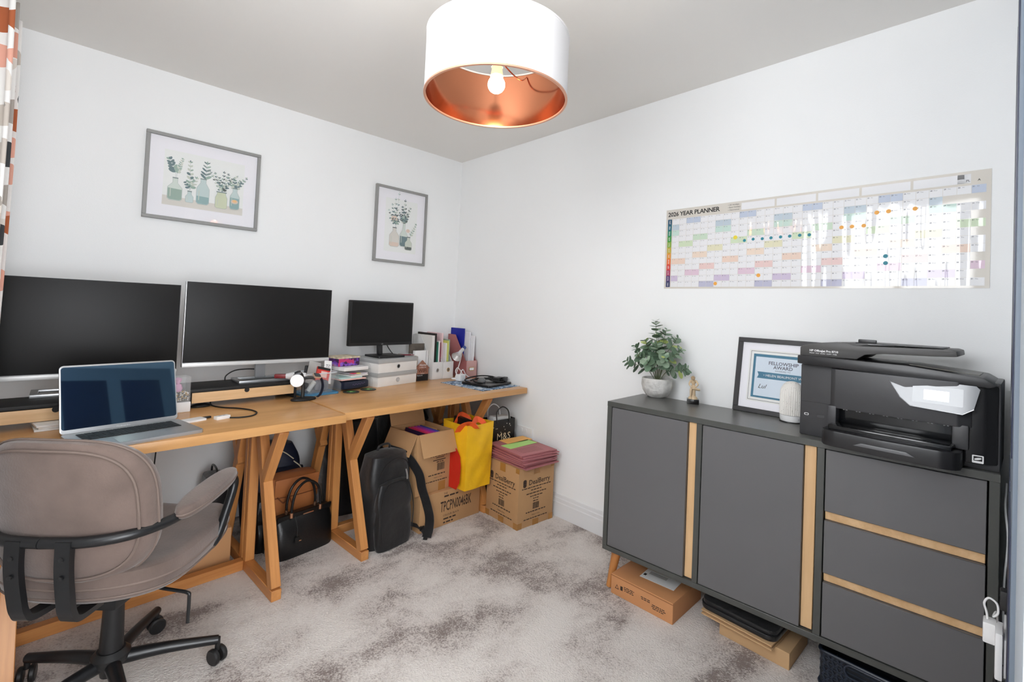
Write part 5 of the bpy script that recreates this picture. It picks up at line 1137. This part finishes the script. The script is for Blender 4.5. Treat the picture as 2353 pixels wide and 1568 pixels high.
# ------------------------------------------------------------------ things on the sideboard
def slide(u, v, z, x):
    p = PZ(u, v, z); t = (x-CAM.x)/(p.x-CAM.x); q = CAM+(p-CAM)*t; return Vector((q.x, q.y, z))
# potted eucalyptus
p = slide(1509, 905, CZ1, -0.105)
pp = thing('potted_eucalyptus', 'eucalyptus plant in a pale crackled bowl on the sideboard', 'plant', (p.x, p.y, CZ1))
potm = mat('crackled pot', (206, 204, 200), 0.75, noise=(26, 0.2), bump=(30, 1.0))
lathe('pot', [(0, 0), (0.040, 0), (0.052, 0.008), (0.068, 0.032), (0.075, 0.060), (0.074, 0.086), (0.072, 0.092), (0.066, 0.094), (0.063, 0.090), (0.063, 0.074), (0, 0.072)], potm, pp)
lathe('soil', [(0, 0.0735), (0.062, 0.0735), (0.062, 0.078), (0, 0.080)], mat('dark soil', (44, 36, 30), 0.9, bump=(80, 0.8)), pp)
leafms = [mat('eucalyptus leaf', (116, 142, 116), 0.6, noise=(40, 0.1)), mat('eucalyptus leaf pale', (146, 166, 142), 0.6), mat('eucalyptus leaf dark', (92, 116, 92), 0.6), mat('young lime leaf', (186, 200, 120), 0.6)]
def leaf_mesh(m):
    bm = bmesh.new(); c = bm.verts.new((0, 0, 0)); rg = []
    for k in range(12):
        a = 2*PI*k/12; x = 0.5-0.5*math.cos(a); y = 0.46*math.sin(a); rg.append(bm.verts.new((x, y, 0.10*abs(y)+0.06*x*x)))
    mid = bm.verts.new((0.5, 0, 0.0))
    for k in range(12): bm.faces.new((mid, rg[k], rg[(k+1) % 12]))
    bm.verts.remove(c)
    me = bpy.data.meshes.new('leaf'); bm.to_mesh(me); bm.free(); me.materials.append(m)
    for q in me.polygons: q.use_smooth = True
    return me
lms = [leaf_mesh(m) for m in leafms]
stem_m = mat('plant stem', (96, 104, 74), 0.6)
rnd = random.Random(21)
# (lean along the wall to the left +, lean towards the room +, height, pairs, spread of small tip leaves)
stems = [(0.02, 0.0, 0.300, 9), (-0.045, 0.01, 0.262, 8), (-0.105, 0.01, 0.225, 8), (-0.135, 0.03, 0.170, 7), (-0.165, 0.02, 0.080, 8), (0.165, 0.03, 0.085, 8), (0.125, 0.02, 0.165, 7), (0.085, -0.01, 0.195, 7), (0.045, 0.05, 0.200, 8), (-0.03, 0.07, 0.190, 8), (-0.075, 0.07, 0.130, 7), (0.07, 0.08, 0.125, 7), (0.01, 0.09, 0.105, 6), (0.02, -0.03, 0.235, 7), (-0.09, -0.02, 0.150, 6)]
for ly, lx, h, n in stems:
    pts = [(0, ly*0.06, 0.078), (-lx*0.35, ly*0.35, 0.078+h*0.45+0.02), (-lx*0.8, ly*0.8, 0.078+h*0.85), (-lx, ly, 0.078+h)]
    st_ = tube('stem', pts, 0.0014, stem_m, pp, seg=6, radii=(0.0018, 0.0008)); path = smooth_path(pts, 10)
    for k in range(n):
        q = 0.34+0.64*k/max(1, n-1); c = path[min(len(path)-2, int(q*(len(path)-1)))]; tdir = (path[min(len(path)-1, int(q*(len(path)-1))+1)]-c).normalized()
        size = (0.048 if q < 0.68 else 0.048-0.085*(q-0.68))*rnd.uniform(0.82, 1.1); size = max(0.013, size); aroll = k*1.35+rnd.uniform(-.3, .3)
        for s in (0, PI):
            side = tdir.orthogonal().normalized(); side.rotate(Matrix.Rotation(aroll+s, 3, tdir)); dirn = (side+tdir*rnd.uniform(0.1, 0.5)).normalized()
            up_ = tdir-dirn*tdir.dot(dirn); up_.normalize(); yv = up_.cross(dirn)
            me = lms[3] if (rnd.random() < 0.07) else lms[rnd.choice((0, 0, 1, 2))]
            o = bpy.data.objects.new('leaf', me); COL.objects.link(o); o.parent = st_
            mx = Matrix.Identity(4)
            wdt = 0.9 if q < 0.75 else 0.6
            for i in range(3): mx[i][0] = dirn[i]*size; mx[i][1] = yv[i]*size*wdt; mx[i][2] = up_[i]*size; mx[i][3] = c[i]
            o.matrix_local = mx
# figurine
p = slide(1592, 917, CZ1, -0.115)
fg = thing('seated_figurine', 'small ivory seated figurine on a black marble block', 'figurine', (p.x, p.y, CZ1), math.radians(-62))
ivory = mat('ivory resin', (214, 190, 156), 0.55, noise=(60, 0.08))
box('marble_block', (0, 0, 0.011), (0.052, 0.044, 0.022), mat('black marble', (24, 22, 22), 0.12, noise=(40, 0.6)), fg, 0.001)
lathe('rock_seat', [(0, 0.022), (0.021, 0.022), (0.019, 0.030), (0.012, 0.036), (0.011, 0.060), (0.014, 0.066), (0, 0.068)], ivory, fg, (0, 0.002, 0), None, 14)
V = [(0.001, 0.008, 0.070), (0.001, 0.008, 0.086), (0.0, -0.001, 0.103), (-0.002, -0.009, 0.111), (-0.003, -0.017, 0.117),   # pelvis, belly, chest, neck, head
     (-0.008, 0.0, 0.068), (-0.011, -0.021, 0.067), (-0.011, -0.019, 0.046), (-0.011, -0.017, 0.028), (-0.011, -0.027, 0.025),     # standing leg
     (0.009, 0.0, 0.068), (0.029, -0.013, 0.067), (0.006, -0.024, 0.074), (-0.009, -0.028, 0.074),                                # crossed leg
     (0.013, -0.001, 0.105), (0.021, -0.012, 0.092), (0.012, -0.026, 0.083), (0.003, -0.030, 0.079),                              # arm
     (-0.013, -0.001, 0.105), (-0.019, -0.013, 0.091), (-0.013, -0.027, 0.083), (-0.006, -0.031, 0.079)]
E_ = [(0, 1), (1, 2), (2, 3), (3, 4), (0, 5), (5, 6), (6, 7), (7, 8), (8, 9), (0, 10), (10, 11), (11, 12), (12, 13), (2, 14), (14, 15), (15, 16), (16, 17), (2, 18), (18, 19), (19, 20), (20, 21)]
R_ = [.0085, .0080, .0095, .0042, .0088, .0068, .0055, .0048, .0032, .0026, .0068, .0055, .0038, .0026, .0050, .0038, .0032, .0026, .0050, .0038, .0032, .0026]
me = bpy.data.meshes.new('figure'); me.from_pydata(V, E_, []); fo = link('figure', me, ivory, fg)
sk_ = fo.modifiers.new('skin', 'SKIN')
for k, r in enumerate(R_): me.skin_vertices[0].data[k].radius = (r, r); me.skin_vertices[0].data[k].use_root = (k == 0)
sb2 = fo.modifiers.new('smooth', 'SUBSURF'); sb2.levels = 2; sb2.render_levels = 2
lathe('hair', [(0, -0.004), (0.0085, -0.002), (0.0098, 0.004), (0.0065, 0.010), (0, 0.0115)], mat('ivory shadow', (196, 168, 132), 0.7, bump=(300, 0.8)), fg, (-0.003, -0.0145, 0.1185), (0.75, 0, 0), 16)
# framed certificate leaning on the wall
ce = thing('framed_certificate', 'black framed fellowship certificate leaning against the wall', 'certificate', (-0.074, -2.372, CZ1), -PI/2)
# local: x to the right (world -y), y towards the wall, z up; the frame leans back
CWd, CHt, fw = 0.375, 0.325, 0.020; ln = math.radians(9)
cfx = Matrix.Rotation(-ln, 4, 'X')
def cpart(name, c, s, m, bev=0.001):
    o = box(name, (0, 0, 0), s, m, ce, bev, 1); o.matrix_local = cfx @ Matrix.Translation(c); return o
dkf = mat('charcoal frame', (46, 45, 47), 0.45)
for c, s in (((0, 0, CHt-fw/2), (CWd, 0.018, fw)), ((0, 0, fw/2), (CWd, 0.018, fw)), ((-CWd/2+fw/2, 0, CHt/2), (fw, 0.018, CHt-2*fw)), ((CWd/2-fw/2, 0, CHt/2), (fw, 0.018, CHt-2*fw))): cpart('frame_bar', c, s, dkf)
cpart('mount', (0, 0.003, CHt/2), (CWd-2*fw, 0.004, CHt-2*fw), mount, 0)
cm_ = cfx @ frame_mx((0, 0.0006, CHt/2), (1, 0, 0), (0, 0, 1))
tealm = mat('certificate teal', (58, 118, 146), 0.6); bluem = mat('certificate pale blue', (214, 226, 238), 0.7)
cpw, cph = 0.275, 0.225
pol = [(rect(-cpw/2, -cph/2, cpw/2, cph/2), 0, 0.0), (rect(-cpw/2+0.006, -cph/2+0.006, cpw/2-0.006, cph/2-0.006), 1, 0.00005), (rect(-cpw/2+0.0075, -cph/2+0.0075, cpw/2-0.0075, cph/2-0.0075), 0, 0.0001), (rect(-cpw/2+0.018, -cph/2+0.018, cpw/2-0.018, cph/2-0.018), 2, 0.00015), (rect(-cpw/2+0.028, -cph/2+0.026, cpw/2-0.028, cph/2-0.030), 3, 0.0002),
       ([(-0.100, -0.010), (0.100, -0.010), (0.094, 0.004), (0.100, 0.018), (-0.100, 0.018), (-0.094, 0.004)], 2, 0.00025), (ell(0.02, -0.052, 0.022, 0.022, 24), 4, 0.00025), ([(-0.002, -0.055), (0.042, -0.055), (0.036, -0.068), (0.02, -0.074), (0.004, -0.068)], 5, 0.0003)]
flat('certificate_print', pol, [paper, ink, tealm, bluem, mat('seal cream', (226, 216, 206), 0.6), mat('seal brown', (128, 92, 78), 0.6)], ce, matrix=cm_)
ctx = cm_ @ Matrix.Translation((0, 0, 0.0005))
text('heading', [('FELLOWSHIP', 0.0, 0.058, 0.0200, dict(bold=0.0004)), ('AWARD', 0.0, 0.041, 0.0200, dict(bold=0.0004)), ('AWARDED TO', 0.0, 0.0265, 0.009)], mat('slate ink', (88, 88, 104), 0.6), ce, matrix=ctx)
text('ribbon_text', [('\u2022 HELEN BEAUMONT W', 0.0, 0.004, 0.0140)], white_pl, ce, matrix=ctx); text('signature', [('Lul', -0.078, -0.045, 0.026, dict(shear=0.4))], ink, ce, matrix=ctx)
text('date_line', [('APRIL 2025', 0.02, -0.081, 0.008)], ink_grey, ce, matrix=ctx)
cpart('pane', (0, -0.004, CHt/2), (CWd-2*fw, 0.0015, CHt-2*fw), pane_m, 0)
# aroma diffuser
p = slide(1818, 957, CZ1, -0.150); df = thing('aroma_diffuser', 'white ribbed speckled aroma diffuser in front of the certificate', 'diffuser', (p.x+0.03, p.y+0.008, CZ1))
spk = mat('speckled ceramic', (226, 223, 216), 0.6); nt = spk.node_tree; vv = nt.nodes.new('ShaderNodeTexVoronoi'); vv.inputs['Scale'].default_value = 140; tcn = nt.nodes.new('ShaderNodeTexCoord'); nt.links.new(tcn.outputs['Object'], vv.inputs['Vector'])
rr = nt.nodes.new('ShaderNodeValToRGB'); rr.color_ramp.interpolation = 'CONSTANT'; rr.color_ramp.elements[0].color = lin((120, 112, 104)); rr.color_ramp.elements[1].position = 0.13; rr.color_ramp.elements[1].color = lin((228, 225, 219)); nt.links.new(vv.outputs['Distance'], rr.inputs['Fac']); nt.links.new(rr.outputs['Color'], nt.nodes['Principled BSDF'].inputs['Base Color'])
lathe('base', [(0, 0.0), (0.036, 0.0), (0.038, 0.004), (0.041, 0.012), (0.0415, 0.028), (0, 0.028)], white_pl, df, seg=48)
lathe('foot_ring', [(0.0, -0.0), (0.042, 0.0), (0.042, 0.004), (0.0, 0.004)], black_pl, df, seg=40)
bm = bmesh.new(); prof = [(0.0412, 0.0295), (0.0415, 0.06), (0.0408, 0.105), (0.039, 0.128), (0.031, 0.147), (0.019, 0.158), (0.010, 0.1605), (0.008, 0.158)]; rings = []
for r, z in prof: rings.append([bm.verts.new((r*(1+(0.03*math.cos(36*2*PI*k/144) if z < 0.13 else 0))*math.cos(2*PI*k/144), r*(1+(0.03*math.cos(36*2*PI*k/144) if z < 0.13 else 0))*math.sin(2*PI*k/144), z)) for k in range(144)])
for a, b_ in zip(rings, rings[1:]):
    for k in range(144): bm.faces.new((a[k], a[(k+1) % 144], b_[(k+1) % 144], b_[k]))
bm.faces.new(rings[0]); from_bm('ribbed_cover', bm, spk, df, smooth=True)
for k in range(4): a = math.radians(-128+9*k); lathe('indicator', [(0, 0), (0.0012, 0), (0.0012, 0.0006), (0, 0.0006)], ink_grey, df, (0.0416*math.cos(a), 0.0416*math.sin(a), 0.016), (PI/2, 0, a+PI/2), 10)
# printer
pr = thing('printer', 'bulky black office printer at the right end of the sideboard', 'printer', (-0.318, -2.512, CZ1), -PI/2-math.radians(1.5))
pb = mat('printer charcoal', (58, 58, 60), 0.40, bump=(700, 0.03)); pb2 = mat('printer dark', (30, 30, 32), 0.36); pg_ = mat('printer gloss black', (14, 15, 17), 0.12); ptop = mat('printer lid grey', (72, 71, 70), 0.45)
PWd = 0.505
# local: x right, y back, z up
prism('body', [(0, 0), (PWd, 0), (PWd, 0.215), (0.02, 0.215), (0, 0.205)], 0.252, pb, pr, bevel=0.006)
prism('right_cheek', [(0.435, -0.030), (0.475, -0.022), (PWd-0.004, 0.0), (PWd-0.004, 0.02), (0.435, 0.02)], 0.225, pb2, pr, (0, 0, 0.018), bevel=0.006)
box('seam', (0.05, -0.0003, 0.120), (0.095, 0.001, 0.0012), pb2, pr, 0)
fp = prism('front_panel', [(0.098, 0.02), (0.102, -0.035), (0.115, -0.048), (0.30, -0.056), (0.420, -0.048), (0.448, -0.030), (0.450, 0.02)], 0.130, pb, pr, (0, 0, 0.118), bevel=0.004)
for c, s in (((0.110, -0.020, 0.090), (0.026, 0.06, 0.070)), ((0.425, -0.014, 0.090), (0.036, 0.06, 0.070))): box('slot_cheek', c, s, pb, pr, 0.005)
slot = box('output_slot', (0.265, 0.0, 0.095), (0.30, 0.02, 0.060), pg_, pr, 0.001)
for k in range(8): 
    for j in (-1, 1): box('roller', (-0.125+k*0.036+j*0.004, -0.012, 0.018), (0.005, 0.004, 0.004), white_pl, slot, 0.001)
box('roller_bar', (0.265, -0.012, 0.118), (0.29, 0.003, 0.002), silver, pr, 0)
box('output_shelf', (0.262, -0.045, 0.064), (0.305, 0.085, 0.010), pg_, pr, 0.004)
box('output_lip', (0.262, -0.088, 0.058), (0.300, 0.012, 0.020), pg_, pr, 0.004)
tray = prism('paper_tray', [(0.095, 0.01), (0.092, -0.085), (0.102, -0.108), (0.13, -0.116), (0.26, -0.124), (0.39, -0.116), (0.420, -0.106), (0.432, -0.085), (0.432, 0.01)], 0.052, pb2, pr, (0, 0, 0.002), bevel=0.007)
prism('tray_grip', [(-0.075, -0.006), (0.075, -0.006), (0.055, 0.004), (-0.055, 0.004)], 0.004, mat('grip shine', (96, 96, 98), 0.25), tray, (0.262, -0.1205, 0.026), (PI/2, 0, 0), 0.001)
# tilted black gloss control panel, its reflection of the walls painted as grey
cpn = frame_mx((0.345, -0.0560, 0.196), (1, 0.03, 0), (0, 0.22, 1))
cpo = prism('control_panel', [(-0.090, 0.047), (-0.055, -0.012), (-0.030, -0.034), (0.085, -0.040), (0.108, -0.022), (0.120, 0.036), (0.112, 0.045)], 0.003, mat('panel wall reflection', (112, 116, 121), 0.10, spec=0.6), pr); cpo.matrix_local = cpn
sc_ = prism('touch_screen', rrect(0.112, 0.052, 0.003), 0.0006, mat('panel glass reflection', (160, 164, 168), 0.06), cpo, (0.030, 0.006, 0.0031)); flat('screen_glare', [(rrect(0.056, 0.030, 0.001), 0)], [mat('glowing screen glare', (244, 245, 246), 0.3, emit=(244, 245, 246), estr=0.5)], sc_, (-0.002, -0.001, 0.0009))  # pale glass and glowing patch stand for a bright reflection
tube('panel_edge', [(-0.090, 0.047, 0.003), (-0.055, -0.012, 0.003), (-0.030, -0.034, 0.003), (0.085, -0.040, 0.003), (0.108, -0.022, 0.003)], 0.0012, silver, cpo, n=1, seg=6)
# lid and document feeder (side profile in x,z pushed back along y)
prism('scanner_lid', [(0, 0.255), (0.485, 0.238), (0.500, 0.246), (0.470, 0.266), (0.30, 0.282), (0, 0.284)], 0.250, pb2, pr, (0, 0.208, 0), (PI/2, 0, 0), 0.004)
fd = prism('document_feeder', [(0, 0.282), (0, 0.312), (0.012, 0.320), (0.06, 0.332), (0.14, 0.338), (0.160, 0.330), (0.40, 0.338), (0.412, 0.334), (0.414, 0.318), (0.36, 0.314), (0.24, 0.310), (0.190, 0.302), (0.168, 0.285)], 0.215, ptop, pr, (0, 0.200, 0), (PI/2, 0, 0), 0.003)
box('feed_tray', (0.27, 0.090, 0.3395), (0.22, 0.17, 0.003), pb2, pr, 0.001); box('paper_guide', (0.19, 0.02, 0.346), (0.05, 0.012, 0.012), pb2, pr, 0.003)
box('lid_recess', (0.38, 0.085, 0.2745), (0.16, 0.15, 0.004), mat('lid slope grey', (112, 110, 104), 0.4), pr, 0.001, 1, (0, math.radians(5.3), 0))
pmx = frame_mx((0, -0.0455, 0), (1, 0, 0), (0, 0, 1))
text('model_name', [('HP OfficeJet Pro 8710', 0.030, 0.0, 0.0095, dict(align='LEFT', bold=0.0003)), ('PRINT  FAX  SCAN  COPY  WEB', 0.030, -0.009, 0.0058, dict(align='LEFT'))], white_pl, pr, (0.0, -0.0155, 0.303), (PI/2, 0, 0))
flat('badge', [(rrect(0.014, 0.008, 0.003), 0), (rrect(0.010, 0.005, 0.002), 1, 0.0001)], [white_pl, pb2], pr, (0.022, -0.0008, 0.075), (PI/2, 0, 0)); flat('port_cover', [(rrect(0.024, 0.011, 0.003), 0), (rrect(0.0225, 0.0095, 0.0025), 1, 0.0001)], [pb2, pb], pr, (0.066, -0.0008, 0.074), (PI/2, 0, 0))
st_l = flat('energy_label', [(rrect(0.024, 0.022, 0.002), 0), (rect(-0.009, -0.005, 0.009, 0.008), 1, 0.0001), (ell(0, 0.001, 0.008, 0.003, 12, 0.3), 0, 0.0002)], [white_pl, ink], pr, (0.4615, -0.0315, 0.034), (PI/2, 0, 0.15))

# ------------------------------------------------------------------ things under the sideboard
kraft = mat('orange kraft board', (196, 138, 92), 0.75, noise=(5, 0.04)); kraft2 = mat('pale kraft board', (196, 160, 118), 0.8)
t, w, d = carton('shipping_carton', 'flat orange brown shipping carton with white label under the sideboard', -0.418, -0.150, -2.105, -1.812, 0, 0.086, math.radians(1), kraft)
box('lid_edge', (-w/2-0.0008, 0, 0.080), (0.002, d+0.002, 0.003), mat('kraft crease', (158, 106, 66), 0.8), t, 0)
lab = box('address_label', (-0.010, -0.025, 0.0865), (0.085, 0.155, 0.0008), paper, t, 0, 1, (0, 0, math.radians(4)))
flat('label_print', [(rect(-0.055+k*0.004, -0.005, -0.0535+k*0.004, 0.02), 0) for k in range(20)] + [(rect(-0.072, -0.03, -0.060, -0.012), 0)], [ink], lab, matrix=frame_mx((0.01, 0, 0.0006), (0, -1, 0), (1, 0, 0)))
mx = face(t, w, d, 'left'); flat('recycle_mark', [([(-0.125, 0.030), (-0.105, 0.030), (-0.115, 0.050)], 0), ([(-0.121, 0.033), (-0.109, 0.033), (-0.115, 0.045)], 1, 0.0001), (rect(-0.098, 0.032, -0.086, 0.050), 0)], [card_dk, kraft], t, matrix=mx)
word_marks('small_print', [(-0.055, 0.052, 0.05, 0.0035), (-0.055, 0.045, 0.05, 0.0035), (-0.055, 0.038, 0.045, 0.0035), (0.025, 0.050, 0.045, 0.0035), (0.025, 0.043, 0.04, 0.0035), (0.085, 0.040, 0.06, 0.0035), (0.085, 0.033, 0.065, 0.0035), (0.085, 0.026, 0.055, 0.0035)], card_dk, t, mx)
t, w, d = carton('flat_carton', 'shallow pale carton at the bottom of the pile under the sideboard', -0.318, -0.105, -2.505, -2.255, 0, 0.060, math.radians(-1), kraft2)
ml = thing('folded_mailer', 'folded cardboard mailer lying on the shallow pale carton', 'mailer', (-0.235, -2.330, 0.0605), math.radians(-3))
box('lower_board', (0, 0, 0.003), (0.235, 0.265, 0.005), kraft2, ml, 0.001); box('upper_board', (0, 0, 0.017), (0.235, 0.265, 0.005), kraft2, ml, 0.001); box('fold', (0.115, 0, 0.010), (0.005, 0.265, 0.012), kraft2, ml, 0.001)
sl = thing('padded_sleeve', 'black padded laptop sleeve on top of the folded mailer', 'sleeve', (-0.225, -2.325, 0.0805), math.radians(-2))
prism('lower_half', rrect(0.235, 0.285, 0.035, 6), 0.018, blackf, sl, bevel=0.007); prism('upper_half', rrect(0.230, 0.280, 0.035, 6), 0.018, blackf, sl, (0.002, 0, 0.0195), bevel=0.007)
tube('zip', [(x_*0.99, y_*0.99, 0.0188) for x_, y_ in rrect(0.236, 0.286, 0.035, 6)], 0.0016, black_pl, sl, n=1, seg=6)
# woven navy basket
bs = thing('plastic_basket', 'dark navy woven plastic basket under the right end of the sideboard', 'basket', (-0.190, -2.766, 0), math.radians(-1))
nvp = mat('navy plastic', (34, 42, 56), 0.4); bw, bd_, bh = 0.235, 0.352, 0.125
def wallpanel(name, fn): return surf(name, fn, 4, 4, nvp, bs, thick=0.002)
box('basket_floor', (0, 0, 0.003), (bw-0.02, bd_-0.02, 0.005), nvp, bs, 0.001)
for s in (-1, 1):
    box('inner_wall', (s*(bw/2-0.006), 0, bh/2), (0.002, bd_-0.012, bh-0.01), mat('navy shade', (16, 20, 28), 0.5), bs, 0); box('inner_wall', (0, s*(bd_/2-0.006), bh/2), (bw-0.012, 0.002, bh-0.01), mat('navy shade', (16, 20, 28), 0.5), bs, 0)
for z in (0.006, bh-0.008): tube('rim', [(x_, y_, z) for x_, y_ in rrect(bw, bd_, 0.02, 5)]+[(rrect(bw, bd_, 0.02, 5)[0][0], rrect(bw, bd_, 0.02, 5)[0][1], z)], 0.006, nvp, bs, n=1, seg=8)
bm = bmesh.new()
for r in range(7):
    z = 0.016+r*0.0150
    for k in range(26):
        y_ = -bd_/2+0.016+k*(bd_-0.032)/25
        for s in (-1, 1):
            if s < 0 and 4 <= k <= 20 and r >= 4: continue
            bm_box(bm, (s*(bw/2-0.003), y_, z), (0.004, 0.006, 0.014), 0, 1, Matrix.Rotation(math.radians(28 if (k+r) % 2 else -28), 3, 'X'))
    for k in range(15):
        x_ = -bw/2+0.016+k*(bw-0.032)/14
        for s in (-1, 1): bm_box(bm, (x_, s*(bd_/2-0.003), z), (0.006, 0.004, 0.014), 0, 1, Matrix.Rotation(math.radians(28 if (k+r) % 2 else -28), 3, 'Y'))
    for s in (-1, 1):
        bm_box(bm, (s*(bw/2-0.004), 0, z-0.0075), (0.003, bd_-0.02, 0.0035)); bm_box(bm, (0, s*(bd_/2-0.004), z-0.0075), (bw-0.02, 0.003, 0.0035))
o = from_bm('weave', bm, nvp, bs); o['kind'] = 'stuff'
tube('grip_rim', [(-bw/2-0.002, y_, z) for y_, z in [(q[0], q[1]+0.092) for q in rrect(0.20, 0.040, 0.019, 6)]]+[(-bw/2-0.002, 0.10, 0.093)], 0.004, nvp, bs, n=1, seg=8)

# ------------------------------------------------------------------ sockets and chargers on the near wall
NY = Y0
ws = thing('double_socket', 'white double socket plate on the near wall right of the sideboard', 'socket', (-0.600, NY, 0.500)); box('plate', (0, 0.0055, 0), (0.146, 0.010, 0.086), white_pl, ws, 0.003)
uc = thing('usb_charger', 'white cube charger with a looped white cable plugged in the near wall', 'charger', (-0.555, NY+0.011, 0.500)); box('plug_base', (0, 0.006, 0), (0.045, 0.012, 0.046), white_pl, uc, 0.003); box('cube', (0, 0.024, 0.002), (0.042, 0.024, 0.050), white_pl, uc, 0.004)
tube('cable', [(0, 0.028, 0.028), (0, 0.030, 0.045), (0, 0.034, 0.065), (0, 0.026, 0.080), (0, 0.012, 0.072), (0, 0.010, 0.050), (0.01, 0.018, 0.034), (0.05, 0.012, 0.030), (0.10, 0.008, -0.05)], 0.0025, white_pl, uc)
wp = thing('travel_adapter', 'tall white adapter plugged in nearest the doorway on the near wall', 'adapter', (-0.655, NY+0.011, 0.505)); box('case', (0, 0.007, 0), (0.060, 0.013, 0.105), white_pl, wp, 0.004)
bk2 = thing('black_plug', 'black plug above the white adapter on the near wall', 'plug', (-0.650, NY+0.0005, 0.625)); box('case', (0, 0.009, 0), (0.030, 0.017, 0.045), black_pl, bk2, 0.004)
o = thing('floor_lead', 'black lead dropping from the near wall socket to the carpet', 'cable', (-0.60, NY, 0)); tube('cord', [(0, 0.014, 0.452), (0.01, 0.024, 0.40), (0.0, 0.022, 0.30), (-0.02, 0.022, 0.15), (-0.03, 0.03, 0.02), (0.05, 0.04, 0.008)], 0.004, black_soft, o)
o = thing('white_lead', 'thin white lead hanging down the right end of the sideboard', 'cable', (-0.33, NY, 0)); tube('cord', [(0.10, 0.010, 0.80), (0.05, 0.012, 0.74), (0.02, 0.006, 0.66), (0.04, 0.012, 0.52), (0.05, 0.012, 0.40)], 0.0025, white_pl, o)
